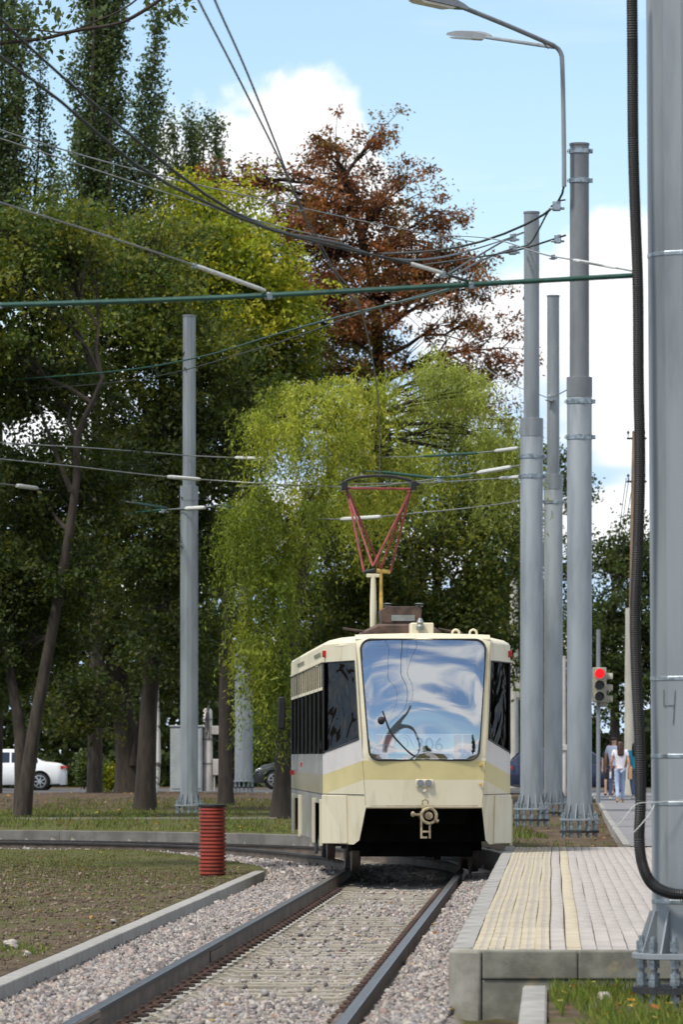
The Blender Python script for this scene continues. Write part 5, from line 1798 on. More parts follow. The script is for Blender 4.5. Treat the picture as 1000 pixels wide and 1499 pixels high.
# trees beyond the crossing on the right
b = (P(900, 1120, 196).x, 196, 0.35)
tree('roadside_tree', 'green roadside tree beyond the crossing, right of the traffic light', b, [b, G3(900, 1000, 196), G3(898, 850, 196)], 0.26,
     [(890, 900, 196, 42, 70, 2.4, 90, 0), (915, 850, 196, 30, 60, 2.0, 60, 0), (880, 1000, 196, 46, 60, 2.4, 90, 0), (930, 980, 196, 40, 80, 2.4, 90, 0), (965, 880, 197, 40, 90, 2.4, 90, 0), (925, 790, 196, 12, 40, 1.2, 16, 0), (880, 800, 196, 18, 40, 1.2, 22, 0), (985, 1000, 197, 60, 90, 3, 90, 0), (1040, 960, 197, 60, 120, 3, 120, 0)],
     [FARG], leaf=0.17, per=46, clump=0.42, bark='bark_pale', twigs=0.7, limb_r=0.1)
b = (P(800, 1120, 200).x, 200, 0.35)
tree('roadside_tree', 'slim leafy tree peeping out behind the three bolted poles', b, [b, G3(812, 900, 200), G3(815, 720, 200)], 0.2,
     [(812, 700, 200, 20, 60, 1.4, 40, 0), (860, 700, 200, 20, 26, 1.0, 12, 0), (810, 820, 200, 50, 80, 2, 80, 0), (800, 960, 200, 60, 90, 2.4, 110, 0), (850, 900, 200, 30, 100, 2.0, 60, 0), (745, 830, 200, 40, 110, 2, 80, 0)],
     [FARG], leaf=0.16, per=42, clump=0.40, bark='bark_pale', twigs=0.6, limb_r=0.07)
# slender whitewashed trunk
b = (P(232, 1160, 150).x, 146, 0.35)
tree('young_tree', 'young tree with whitewashed trunk behind the lawn', b, [b, G3(231, 1110, 146), G3(230, 1000, 146)], 0.13, [(232, 960, 146, 40, 40, 1.2, 40, 2)], [MAPLE, MAPLE_Y, MAPLE_SHADE], leaf=0.17, per=34, clump=0.4, bark='bark_white', limb_r=0.05)

# far wood that reads as one mass
n = 150000
X = rng.uniform(-62, 62, n)
Yv = rng.uniform(200, 216, n)
hmax = 7.6 + 1.6 * np.sin(X * 0.35) + 1.1 * np.sin(X * 0.9 + 1) + np.where((X > 9.0) & (X < 22), -3.2, 0)
Z = 0.2 + hmax * rng.random(n) ** 1.5
pc = np.array([(0.03, 0.045, 0.013), (0.04, 0.06, 0.016), (0.055, 0.075, 0.02), (0.025, 0.036, 0.012)])
v = leaf_geo(np.c_[X, Yv, Z], 0.44, 0.7, 0.2)
tag(place('far_woods', np_mesh('far_woods', v, np.arange(len(v)).reshape(-1, 4), 'leaf', np.repeat(pc[rng.integers(0, 4, n)] * rng.uniform(0.7, 1.3, (n, 1)), 4, 0))), kind='stuff')


def bush(label, px, py, Y, rx, rz, n, pal, zb=0.3, leaf=0.1):
    c = P(px, py, Y)
    root = empty('bush', (c.x, Y, zb), 0, label, 'bush')
    cl, _ = blob_clumps(px, py, Y, rx, rz, rx * Y / F, n, 0.3)
    pc_ = np.array(pal)
    idx = np.repeat(np.arange(n), 36)
    pos = cl[idx] + rng.normal(size=(len(idx), 3)) * 0.14
    finish_crown([leaf_geo(pos, leaf, 0.6, 0.0)], [pc_[rng.integers(0, len(pc_), len(idx))] * rng.uniform(0.7, 1.3, (len(idx), 1))], root, (c.x, Y, zb), 'foliage')
    st = MB()
    for q in cl[::6]:
        st.tube([Vector((0, 0, -0.05)), (Vector(q) - Vector((c.x, Y, zb))) * 0.5 + Vector((0.05, 0, 0)), Vector(q) - Vector((c.x, Y, zb))], [0.02, 0.012, 0.005], 4, caps=False)
    st.build('stems', 'bark', root, fix=False)


bush('rounded green bush behind the lawn, beside the white car', 135, 1126, 165, 24, 27, 60, FARG, leaf=0.13)
bush('small bright yellow-green sapling beside the thick old trunk', 160, 1136, 153, 7, 20, 16, MAPLE_Y, leaf=0.13)
bush('dark low bush under the trees left of the grey cabinet', 20, 1130, 190, 70, 26, 120, MAPLE_SHADE, leaf=0.16)
bush('leafy growth at the foot of the trees behind the tram', 470, 1080, 190, 120, 60, 160, FARG, leaf=0.2)

# overhanging branch at the top left
b = (P(-130, 1150, 70).x, 70.3, -0.08)
ob_ = tree('roadside_tree', 'tree just out of the picture whose leafy branch hangs in top left', b, [b, (b[0] + 0.05, 70.3, 4), (b[0] - 0.1, 70.3, 8), (b[0] + 0.1, 70.2, 11.4), (b[0] + 0.2, 70.1, 14)], 0.2,
           [(-190, 60, 70.5, 90, 110, 1.4, 60, 0), (-150, -80, 70.3, 90, 90, 1.4, 60, 0), (-240, 220, 70.8, 80, 90, 1.4, 50, 0)], [POP], leaf=0.11, per=46, clump=0.30, bark='bark_dark', limb_r=0.06)
o0 = Vector(ob_.location)
mb = MB()
bp = smooth_path([P(-130, 96, 70.2), P(-40, 70, 70), P(40, 60, 70), P(70, 56, 70), P(110, 46, 70), P(170, 36, 70), P(205, 20, 70), P(245, -8, 70), P(280, -40, 70)], 0.1)
mb.tube([p - o0 for p in bp], [0.028 if i < 60 else 0.02 for i in range(len(bp))], 6)
bp2 = smooth_path([P(-128, 80, 70.2), P(-40, 50, 70.1), P(40, 44, 70.1), P(95, 48, 70.1), P(140, 32, 70.1), P(190, 8, 70.1), P(230, -30, 70.1)], 0.1)
mb.tube([p - o0 for p in bp2], 0.014, 5)
mb.build('branch', 'bark_dark', ob_, fix=False)
cc = [P(x, y, 70 + random.uniform(-0.3, 0.3)) for x, y in ((243, 5), (250, 14), (236, 8), (256, 28), (225, 3), (262, 6), (80, 20), (40, 30), (20, 12), (60, 44), (95, 34), (70, 70), (10, 50), (150, 20), (30, 90), (45, 8), (110, 8))]
idx = np.repeat(np.arange(len(cc)), 22)
pos = np.array([list(c) for c in cc])[idx] + rng.normal(size=(len(idx), 3)) * np.array([0.10, 0.12, 0.10])
finish_crown([leaf_geo(pos, 0.12, 0.5, 0.5)], [np.array(POP)[rng.integers(0, 4, len(idx))]], ob_, tuple(o0), 'leaves')

# ------------------------------------------------------------------ cars


def car(label, loc, rz, paint, L=4.5, Wd=1.78, Hh=1.46, kind='sedan'):
    """car pointing along local +x, wheels on z=0"""
    root = empty('parked_car', loc, rz, label, 'car')
    hw = Wd / 2
    if kind == 'sedan':
        top = [(-0.50, 0.62), (-0.485, 0.86), (-0.45, 0.96), (-0.38, 1.00), (-0.33, 1.02), (-0.20, 1.36), (-0.08, Hh), (0.04, Hh), (0.12, 1.38), (0.24, 0.98), (0.30, 0.93), (0.42, 0.82), (0.48, 0.68), (0.50, 0.55)]
        gl = (-0.33, -0.20, 0.12, 0.24)
    else:
        top = [(-0.50, 0.65), (-0.49, 0.95), (-0.47, 1.05), (-0.40, 1.36), (-0.36, 1.43), (-0.08, Hh), (0.04, Hh), (0.13, 1.36), (0.25, 1.00), (0.31, 0.95), (0.43, 0.84), (0.485, 0.70), (0.50, 0.55)]
        gl = (-0.47, -0.40, 0.13, 0.25)
    xs = np.array([t[0] for t in top]) * L
    zt = np.array([t[1] for t in top])

    def ztop(x):
        return float(np.interp(x, xs, zt))

    def belt(x):
        return min(ztop(x), float(np.interp(x / L, [-0.5, -0.3, 0.25, 0.5], [0.93, 0.97, 0.92, 0.6])))

    def width(x):
        return hw * float(np.interp(abs(x / L), [0, 0.35, 0.45, 0.5], [1, 0.99, 0.93, 0.74]))
    st = sorted(set(list(np.round(np.linspace(-0.5, 0.5, 33) * L, 4)) + [round(float(x), 4) for x in xs]))
    vs, fs = [], []

    def sec(x):
        w_ = width(x)
        b_, t_ = belt(x), ztop(x)
        g_ = max(0.0, t_ - b_)
        tw_ = w_ - 0.30 * g_
        half = [(w_ * 0.92, 0.20), (w_ * 0.99, 0.36), (w_, 0.58), (w_ * 0.985, b_ - 0.05), (w_ * 0.955, b_), (tw_ * 0.95, b_ + g_ * 0.90), (tw_ * 0.83, b_ + g_ * 0.985 + 0.004), (tw_ * 0.4, t_ + 0.012), (0, t_ + 0.016)]
        return half
    for x in st:
        h = sec(x)
        ring = [(x, y, z) for y, z in h] + [(x, -y, z) for y, z in h[-2::-1]]
        vs += ring
    n = 17
    for i in range(len(st) - 1):
        for j in range(n - 1):
            fs.append((i * n + j, i * n + j + 1, (i + 1) * n + j + 1, (i + 1) * n + j))
        fs.append((i * n + n - 1, i * n, (i + 1) * n, (i + 1) * n + n - 1))
    fs.append(tuple(range(n)))
    fs.append(tuple((len(st) - 1) * n + j for j in range(n - 1, -1, -1)))
    MB().add(vs, fs).build('body', paint, root, ang=40)
    # side windows
    x0, x1 = (gl[0] + 0.045) * L, (gl[3] - 0.03) * L
    for s_ in (-1, 1):
        for a, b in ((x0, -0.075 * L), (-0.06 * L, 0.055 * L), (0.065 * L, x1)):
            g = MB()
            nn = 7
            v_ = []
            for k in range(nn):
                x = a + (b - a) * k / (nn - 1)
                h = sec(x)
                (yb, zb), (yt, zt_) = h[4], h[5]
                lo, hi = 0.10, 0.90
                v_.append((x, s_ * (yb + (yt - yb) * lo + 0.008), zb + (zt_ - zb) * lo))
                v_.append((x, s_ * (yb + (yt - yb) * hi + 0.008), zb + (zt_ - zb) * hi))
            g.add(v_, [(2 * k, 2 * k + 1, 2 * k + 3, 2 * k + 2) for k in range(nn - 1)])
            g.build('window', 'carglass', root)
        # lamps, mirror, handles, sill
        for x, nm_, mt, w0 in ((-0.47 * L, 'tail_light', 'redlamp', 0.17), (0.455 * L, 'headlight', 'chrome', 0.14)):
            lm = MB()
            yy = width(x)
            lm.prism([(x - w0, 0.80), (x + w0 * 0.5, 0.74), (x + w0 * 0.9, 0.80), (x + w0 * 0.5, 0.88), (x - w0 * 0.5, 0.88)] if x < 0 else [(x - w0, 0.70), (x + w0, 0.60), (x + w0 * 0.9, 0.68), (x - w0 * 0.6, 0.78)], s_ * (yy - 0.15), s_ * (yy + 0.012), axis='y')
            lm.build(nm_, mt, root, bevel=0.01)
        mm = MB()
        mm.box(gl[3] * L - 0.32, gl[3] * L - 0.18, min(s_ * hw * 0.97, s_ * (hw + 0.17)), max(s_ * hw * 0.97, s_ * (hw + 0.17)), 0.98, 1.10)
        mm.build('wing_mirror', paint, root, bevel=0.03)
        for x in (-0.12 * L, 0.06 * L):
            MB().box(x - 0.09, x + 0.09, min(s_ * hw, s_ * (hw + 0.025)) - 0.01, max(s_ * hw, s_ * (hw + 0.025)), 0.80, 0.83).build('door_handle', 'chrome' if paint != 'carwhite' else paint, root, bevel=0.006)
        for x in (-0.30 * L, 0.31 * L):
            MB().tube([(x, s_ * (hw - 0.25), 0.33), (x, s_ * (hw + 0.004), 0.33)], 0.385, 24).build('wheel_arch', 'matt_black', root)
            tp_ = [(x, s_ * (hw - 0.19), 0.315), (x, s_ * (hw - 0.18), 0.315), (x, s_ * (hw - 0.005), 0.315), (x, s_ * (hw + 0.010), 0.315)]
            wl_ = MB().tube(tp_, [0.29, 0.315, 0.315, 0.285], 24).build('wheel', 'rubber', root)
            rm = MB()
            yy0, yy1 = s_ * (hw + 0.006), s_ * (hw + 0.016)
            rm.tube([(x, yy0, 0.315), (x, yy1, 0.315)], 0.07, 12)
            for k in range(7):
                a = 2 * math.pi * k / 7
                d = Vector((math.cos(a), 0, math.sin(a)))
                c0 = Vector((x, yy1, 0.315))
                rm.tube([c0 + d * 0.05, c0 + d * 0.215], [0.03, 0.02], 4)
            rm.tube([Vector((x + 0.215 * math.cos(t), yy1, 0.315 + 0.215 * math.sin(t))) for t in np.linspace(0, 2 * math.pi, 21)], 0.016, 5, caps=False)
            rm.build('rim', 'chrome', wl_)
    # windscreen and rear screen
    for a, b in ((gl[0], gl[1]), (gl[2], gl[3])):
        g = MB()
        v_ = []
        for k in range(4):
            x = (a + (b - a) * (0.08 + 0.84 * k / 3)) * L
            h = sec(x)
            for q in (-1, -0.5, 0, 0.5, 1):
                yy = q * h[6][0] * 0.93
                v_.append((x, yy, ztop(x) + 0.026))
        g.add(v_, [(k * 5 + j, k * 5 + j + 1, k * 5 + 6 + j, k * 5 + 5 + j) for k in range(3) for j in range(4)])
        g.build('windscreen' if a > 0 else 'rear_window', 'carglass', root)
    MB().box(-0.502 * L, -0.49 * L, -0.30, 0.30, 0.58, 0.70).build('number_plate', 'white', root)
    MB().box(-0.46 * L, -0.25 * L - 0.4, -hw * 0.9, hw * 0.9, 0.17, 0.24).build('rear_apron', 'rubber', root, bevel=0.02)
    return root


car('white saloon car with red tail light parked behind left trees', (P(97, 1158, 175).x - 2.28, 175.5, 0.34), math.pi, 'carwhite', kind='sedan')
car('dark navy car seen side-on behind the three bolted poles', (P(745, 1160, 168).x + 2.3, 169, 0.34), 0, 'carblue', L=4.7, kind='hatch', Hh=1.56)
car('charcoal hatchback nose peeping out between thick pole and tram', (P(372, 1153, 180).x + 2.0, 180.5, 0.37), math.pi, 'carblack', L=4.0, Hh=1.48, kind='hatch')

# ------------------------------------------------------------------ signals, cabinets, utility poles


def signal_head(root, lit, name='signal_head', z=0.0, dx=0.0, face=-1):
    h = MB()
    h.box(dx - 0.185, dx + 0.185, -0.09, 0.09, z - 0.46, z + 0.46)
    hd = h.build(name, 'signal', root, bevel=0.025)
    for k, zz in enumerate((0.30, 0.0, -0.30)):
        MB().tube([(dx, -0.088, z + zz), (dx, -0.11, z + zz)], [0.125, 0.115], 20).build('lens', 'lampred' if (k == 0 and lit) else 'lampoff', hd)
        v_ = MB()
        pts_o = [(0.14 * math.cos(t), 0.14 * math.sin(t)) for t in np.linspace(R(-10), R(190), 13)]
        vs = []
        for yy, sc_ in ((-0.09, 1.0), (-0.26, 0.98)):
            for rr in (1.0, 0.93):
                for a, b in pts_o:
                    vs.append((dx + a * rr * sc_, yy, z + zz + b * rr * sc_))
        n_ = 13
        f_ = []
        for i in range(n_ - 1):
            f_ += [(i, i + 1, 2 * n_ + i + 1, 2 * n_ + i), (n_ + i + 1, n_ + i, 3 * n_ + i, 3 * n_ + i + 1), (2 * n_ + i, 2 * n_ + i + 1, 3 * n_ + i + 1, 3 * n_ + i), (i + 1, i, n_ + i, n_ + i + 1)]
        v_.add(vs, f_).build('visor', 'signal', hd, smooth=False)
    return hd


tx = P(876, 1100, 129)
ts = empty('traffic_light', (tx.x, 129, 0.30), 0, 'traffic light showing red beside the lamp pole, above the walking woman', 'traffic light')
MB().lathe([(0.055, 0.0), (0.055, 4.6)], 14).build('post', 'galv', ts)
hz = zpx(1002.5, 129) - 0.30
signal_head(ts, True, z=hz, dx=0.02).location = (0, -0.17, 0)
# side head facing right
sh = signal_head(ts, False, z=hz - 0.12, dx=0.0)
sh.location = (0.12, 0.03, 0)
sh.rotation_euler = (0, 0, R(88))
for zz in (-0.35, 0.35):
    MB().box(-0.06, 0.06, -0.17, 0.0, hz + zz - 0.02, hz + zz + 0.02).build('bracket', 'galv_grey', ts)

ux = P(752.5, 1100, 188)
up_ = empty('utility_pole', (ux.x, 188, 0.34), 0, 'pale stained concrete pole just right of the tram, with signal box', 'utility pole')
MB().lathe([(0.19, 0.0), (0.15, zpx(850, 188) - 0.34)], 14).build('post', 'polec', up_)
MB().box(-0.05, 0.05, -0.05, 0.05, zpx(850, 188) - 0.34, zpx(846, 188) - 0.34).build('post_cap', 'galv_grey', up_)
MB().tube([(0, 0, 3.8), (0.5, -0.2, 4.3)], 0.02, 6).build('stay', 'wire', up_)
t2 = empty('traffic_light', (P(756, 1100, 187).x, 187, 0.34), R(65), 'unlit traffic light seen edge-on between tram and nearest bolted pole', 'traffic light')
MB().lathe([(0.05, 0.0), (0.05, zpx(975, 187) - 0.34)], 12).build('post', 'galv', t2)
signal_head(t2, False, z=zpx(1004, 187) - 0.34).location = (0, -0.14, 0)

wx = P(922, 1100, 158)
wp = empty('utility_pole', (wx.x, 158, 0.3), 0, 'wooden pole on a pale concrete stub, behind the pedestrians', 'utility pole')
MB().lathe([(0.19, 0.0), (0.14, zpx(890, 158) - 0.3)], 14).build('concrete_stub', 'polec', wp)
MB().tube([(0.08, -0.03, zpx(935, 158) - 0.3), (0.12, 0, zpx(760, 158) - 0.3), (0.16, 0, zpx(632, 158) - 0.3)], [0.12, 0.10, 0.085], 10).build('timber', 'wood', wp)
for py_ in (642, 705):
    zz = zpx(py_, 158) - 0.3
    ca = MB()
    ca.box(-0.10, 0.55, -0.04, 0.04, zz - 0.03, zz + 0.03)
    ca.build('crossarm', 'darksteel', wp)
    for dx in (-0.05, 0.12, 0.45):
        MB().lathe([(0.012, 0), (0.012, 0.12), (0.04, 0.13), (0.045, 0.19), (0.02, 0.23)], 10).build('insulator', 'lampoff', wp, loc=(dx, 0, zz + 0.02))
for i_, (x0_, x1_) in enumerate(((917, 903), (921, 906), (928, 910))):
    gpts = [(x0_, 700, 158), ((x0_ + x1_) / 2, 752, 165), (x1_, 820, 176)]
    wire('drop_wire', ['leftmost drop wire slanting down from the wooden pole', 'middle drop wire slanting down from the wooden pole', 'rightmost drop wire slanting down from the wooden pole'][i_], gpts, 0.012, 'wire')

mx = P(826, 1100, 155)
ms = empty('lamp_mast', (mx.x, 155, 0.3), 0, 'thin white mast glimpsed between the rear pole and the lamp pole', 'mast')
MB().lathe([(0.07, 0.0), (0.055, zpx(960, 155) - 0.3)], 12).build('post', 'polew', ms)
MB().box(-0.16, 0.12, -0.1, 0.1, zpx(1098, 155) - 0.3, zpx(1090, 155) - 0.3).build('junction_box', 'polew', ms, bevel=0.01)

# grey cabinet, pale pole with boxes
cx_ = P(273, 1150, 160)
cab = empty('utility_cabinet', (cx_.x, 160, 0.40), 0, 'tall pale grey utility cabinet half hidden by the lone pole', 'cabinet')
MB().box(-0.52, 0.52, -0.3, 0.3, 0.0, 2.12).build('casing', 'cabinet', cab, smooth=False, bevel=0.015)
MB().box(-0.55, 0.55, -0.33, 0.33, 2.12, 2.17).build('lid', 'cabinet', cab, smooth=False, bevel=0.01)
for s_ in (-1, 1):
    MB().box(min(s_ * 0.02, s_ * 0.48), max(s_ * 0.02, s_ * 0.48), -0.318, -0.302, 0.1, 2.05).build('door', 'cabinet', cab, smooth=False, bevel=0.006)
MB().box(0.03, 0.055, -0.335, -0.318, 1.0, 1.15).build('handle', 'darksteel', cab)
hx = P(304, 1150, 160)
hp = empty('utility_pole', (hx.x, 160, 0.42), 0, 'short white concrete pole with two meter boxes beside the grey cabinet', 'utility pole')
MB().lathe([(0.17, 0.0), (0.15, 2.62), (0.10, 2.70)], 16).build('post', 'polew', hp)
for dx, z0, z1, w0 in ((0.28, 1.85, 2.13, 0.15), (0.30, 0.52, 1.05, 0.13)):
    MB().box(dx - w0, dx + w0, -0.14, 0.08, z0, z1).build('meter_box', 'polew', hp, smooth=False, bevel=0.012)
    MB().box(0.1, dx, -0.03, 0.0, (z0 + z1) / 2 - 0.02, (z0 + z1) / 2 + 0.02).build('box_bracket', 'galv_grey', hp)
MB().tube([(0.22, -0.05, 0.0), (0.22, -0.05, 0.52)], 0.03, 8).build('riser', 'polew', hp)
MB().tube(smooth_path([(0.36, -0.1, 1.85), (0.40, -0.1, 1.70), (0.33, -0.1, 1.62), (0.2, -0.1, 1.72)], 0.03), 0.014, 6).build('loop_cable', 'wire', hp)
for k in range(3):
    MB().tube(smooth_path([(-0.1 + 0.08 * k, -0.16, 2.0 - 0.15 * k), (-0.06 + 0.05 * k, -0.17, 2.4), (0.02 * k, -0.1, 2.72), (0.08, 0.0, 2.95)], 0.05), 0.018, 6).build('cable', 'wire', hp)
for z in (0.9, 1.7, 2.35):
    MB().lathe([(0.172, z - 0.02), (0.176, z), (0.172, z + 0.02)], 16).build('strap', 'galv_grey', hp)

# ------------------------------------------------------------------ people


def skin_body(name, joints, edges, material, parent, sub=2, root=0):
    me = bpy.data.meshes.new(name)
    keys = list(joints)
    me.from_pydata([joints[k][0] for k in keys], [(keys.index(a), keys.index(b_)) for a, b_ in edges], [])
    ob = bpy.data.objects.new('tmp', me)
    COL.objects.link(ob)
    sk = ob.modifiers.new('skin', 'SKIN')
    sk.use_smooth_shade = True
    lay = me.skin_vertices[0].data if me.skin_vertices else None
    if lay is None:
        bm = bmesh.new()
        bm.from_mesh(me)
        bm.verts.layers.skin.verify()
        bm.to_mesh(me)
        bm.free()
        lay = me.skin_vertices[0].data
    for i, k in enumerate(keys):
        r_ = joints[k][1]
        lay[i].radius = r_ if hasattr(r_, '__len__') else (r_, r_)
        lay[i].use_root = (i == root)
    ss = ob.modifiers.new('sub', 'SUBSURF')
    ss.levels = sub
    ss.render_levels = sub
    dg_ = bpy.context.evaluated_depsgraph_get()
    out = bpy.data.meshes.new_from_object(ob.evaluated_get(dg_))
    bpy.data.objects.remove(ob)
    out.materials.clear()
    out.materials.append(M[material])
    out.name = name
    out.polygons.foreach_set('use_smooth', [True] * len(out.polygons))
    return place(name, out, parent)


def person(label, loc, rz, hgt, top, legs, hair, long_hair=True, stride=0.16, top_sleeve=0.5, bare_legs=False, bag=None, shoes='blackcloth', arm_spread=0.0, shorts=False, hold=None):
    """figure walking towards local +y"""
    root = empty('person', loc, rz, label, 'person')
    s_ = hgt / 1.66
    J = {}

    def j(k, x, y, z, r_):
        J[k] = ((x * s_, y * s_, z * s_), (r_ * s_ if not hasattr(r_, '__len__') else tuple(q * s_ for q in r_)))
    j('pelvis', 0, 0, 0.93, (0.10, 0.085))
    j('waist', 0, 0.0, 1.08, (0.112, 0.085))
    j('chest', 0, 0.0, 1.26, (0.135, 0.095))
    j('neck0', 0, -0.005, 1.39, 0.06)
    j('neck', 0, 0.005, 1.45, 0.048)
    j('head', 0, 0.02, 1.545, (0.078, 0.092))
    j('crown', 0, 0.015, 1.62, (0.06, 0.07))
    for sg, n_ in ((-1, 'l'), (1, 'r')):
        st = stride * (1 if sg > 0 else -1)
        j('hip' + n_, sg * 0.085, 0, 0.86, 0.076)
        j('knee' + n_, sg * 0.088, 0.04 + st * 0.5, 0.49, 0.052)
        j('ankle' + n_, sg * 0.085, st - (0.05 if st < 0 else 0), 0.09 + (0.035 if st < 0 else 0), 0.033)
        j('toe' + n_, sg * 0.09, st + 0.13, 0.035 + (0.0 if st < 0 else 0.02), (0.036, 0.026))
        j('sh' + n_, sg * 0.165, -0.005, 1.365, 0.052)
        j('elbow' + n_, sg * (0.225 + arm_spread), -0.02 - st * 0.3, 1.10, 0.037)
        j('wrist' + n_, sg * (0.235 + arm_spread), 0.04 - st * 0.7, 0.87, 0.026)
        j('palm' + n_, sg * (0.235 + arm_spread), 0.055 - st * 0.75, 0.80, (0.022, 0.034))
        for q in range(4):
            j('f%d%s' % (q, n_), sg * (0.232 + arm_spread), 0.025 + 0.02 * q - st * 0.8, 0.73 - 0.012 * (1 if q in (1, 2) else 0), 0.009)
        j('th' + n_, sg * (0.225 + arm_spread), 0.10 - st * 0.75, 0.775, 0.010)
    E_ = [('pelvis', 'waist'), ('waist', 'chest'), ('chest', 'neck0'), ('neck0', 'neck'), ('neck', 'head'), ('head', 'crown')]
    for n_ in 'lr':
        E_ += [('pelvis', 'hip' + n_), ('hip' + n_, 'knee' + n_), ('knee' + n_, 'ankle' + n_), ('ankle' + n_, 'toe' + n_), ('chest', 'sh' + n_), ('sh' + n_, 'elbow' + n_), ('elbow' + n_, 'wrist' + n_), ('wrist' + n_, 'palm' + n_), ('palm' + n_, 'th' + n_)]
        E_ += [('palm' + n_, 'f%d%s' % (q, n_)) for q in range(4)]
    skin_body('body', J, E_, 'skin', root)

    def grow(keys, edges, add, name, material, override=None):
        Q = {k: (J[k][0], tuple(q + add * s_ for q in (J[k][1] if hasattr(J[k][1], '__len__') else (J[k][1],) * 2))) for k in keys}
        Q.update(override or {})
        return skin_body(name, Q, edges, material, root)
    mid = {}
    for n_ in 'lr':
        a, b_ = Vector(J['sh' + n_][0]), Vector(J['elbow' + n_][0])
        mid['slv' + n_] = (tuple(a.lerp(b_, top_sleeve)), (0.055 * s_, 0.055 * s_))
    grow(['waist', 'chest', 'neck0', 'shl', 'shr'], [('hem', 'waist'), ('waist', 'chest'), ('chest', 'neck0'), ('chest', 'shl'), ('chest', 'shr'), ('shl', 'slvl'), ('shr', 'slvr')], 0.020, 'top', top,
         dict(mid, hem=((0, 0, 0.87 * s_), (0.178 * s_, 0.14 * s_))))
    if legs:
        keys = ['pelvis', 'hipl', 'hipr', 'kneel', 'kneer']
        ed = [('pelvis', 'hipl'), ('pelvis', 'hipr'), ('hipl', 'kneel'), ('hipr', 'kneer')]
        if not shorts:
            keys += ['anklel', 'ankler']
            ed += [('kneel', 'anklel'), ('kneer', 'ankler')]
        grow(keys, ed, 0.014, 'trousers', legs, {'pelvis': ((0, 0, 0.955 * s_), (0.128 * s_, 0.11 * s_))})
    for n_ in 'lr':
        grow(['toe' + n_], [('heel', 'toe' + n_)], 0.012, 'shoe', shoes, {'heel': (tuple(Vector(J['ankle' + n_][0]) + Vector((0, -0.03, -0.055)) * s_), (0.036 * s_, 0.036 * s_))})
    hj = {'top': ((0, -0.0 * s_, 1.64 * s_), (0.075 * s_, 0.085 * s_)), 'mid': ((0, -0.035 * s_, 1.555 * s_), (0.098 * s_, 0.088 * s_))}
    he = [('top', 'mid')]
    if long_hair:
        hj['low'] = ((0, -0.075 * s_, 1.42 * s_), (0.105 * s_, 0.055 * s_))
        hj['tip'] = ((0.01, -0.095 * s_, 1.24 * s_), (0.095 * s_, 0.035 * s_))
        he += [('mid', 'low'), ('low', 'tip')]
    skin_body('hair', hj, he, hair, root)
    # face: nose, eyes, mouth
    fc = MB()
    for sx_ in (-1, 1):
        fc.ball((sx_ * 0.03 * s_, 0.108 * s_, 1.555 * s_), 0.008 * s_, 6)
    fc.box(-0.02 * s_, 0.02 * s_, 0.098 * s_, 0.108 * s_, 1.495 * s_, 1.503 * s_)
    fc.build('eyes_and_mouth', 'hair_dark', root)
    if bag:
        mbg = MB()
        bx, bz = 0.27 * s_, 0.80 * s_
        mbg.prism([(-0.12, -0.18), (0.12, -0.18), (0.10, 0.16), (-0.10, 0.16)], -0.05, 0.05, axis='x')
        o = mbg.build('bag', bag, root, loc=(bx, 0.03, bz), bevel=0.02)
        st_ = MB()
        st_.tube(smooth_path([Vector((0, -0.08, 0.15)), Vector((-0.03, -0.05, 0.4)), Vector((-0.12, -0.01, 0.60 * s_)), Vector((-0.03, 0.06, 0.4)), Vector((0, 0.08, 0.15))], 0.05), 0.010, 6)
        st_.build('bag_strap', bag, o)
    if hold:
        MB().prism([(-0.035, -0.09), (0.045, -0.09), (0.03, 0.08), (-0.025, 0.08)], -0.02, 0.02, axis='x').build('paper', hold, root, loc=(-0.25 * s_, 0.09 * s_, 0.74 * s_), bevel=0.006)
    return root


q = P(908, 1175, 131)
person('woman from behind, white t-shirt, pale jeans and long brown hair, walking the footpath', (q.x, 131, 0.315), R(4), 1.66, 'shirt_w', 'jeans', 'hair', True, 0.13, 0.55, bag='tan', hold='shoe_w', shoes='tan')
q = P(897, 1170, 137)
person('short-haired man in pale blue shirt, mostly behind the walking woman', (q.x + 0.04, 137, 0.318), R(-6), 1.78, 'shirt_b', 'jeans_d', 'hair', False, 0.2, 0.6, shoes='shoe_w')
q = P(929, 1165, 139)
person('dark-haired woman in turquoise top, partly hidden by the black conduit', (q.x, 139, 0.32), R(10), 1.64, 'teal', 'jeans_d', 'hair_dark', True, 0.18, 0.5, shoes='shoe_w')
q = P(892, 1155, 152)
person('small far figure in black top and shorts beside the navy car', (q.x, 152, 0.335), R(160), 1.60, 'blackcloth', 'blackcloth', 'hair_dark', False, 0.1, 0.6, shorts=True)

# ------------------------------------------------------------------ ground cover


def blades(name, pts, hgt, wdt, pal, bend=0.5):
    n = len(pts)
    a = rng.uniform(0, 2 * math.pi, n)
    H_ = hgt * rng.uniform(0.4, 1.3, n)
    w_ = wdt * rng.uniform(0.7, 1.3, n)
    sx_ = np.c_[np.cos(a), np.sin(a), 0 * a]
    b_ = np.c_[-np.sin(a + 0.5), np.cos(a + 0.5), 0 * a] * (bend * H_ * rng.uniform(0.1, 1.0, n))[:, None]
    up_v = np.array([0, 0, 1.0])
    v = np.stack([pts - sx_ * w_[:, None] / 2, pts + sx_ * w_[:, None] / 2, pts + sx_ * w_[:, None] * 0.35 + b_ * 0.35 + up_v * (H_ * 0.6)[:, None], pts + b_ + up_v * H_[:, None]], 1)
    pal = np.array(pal)
    col = pal[rng.integers(0, len(pal), n)] * rng.uniform(0.7, 1.3, (n, 1))
    return tag(place(name, np_mesh(name, v.reshape(-1, 3), np.arange(n * 4).reshape(-1, 4), 'blade', np.repeat(col, 4, 0))), kind='stuff')


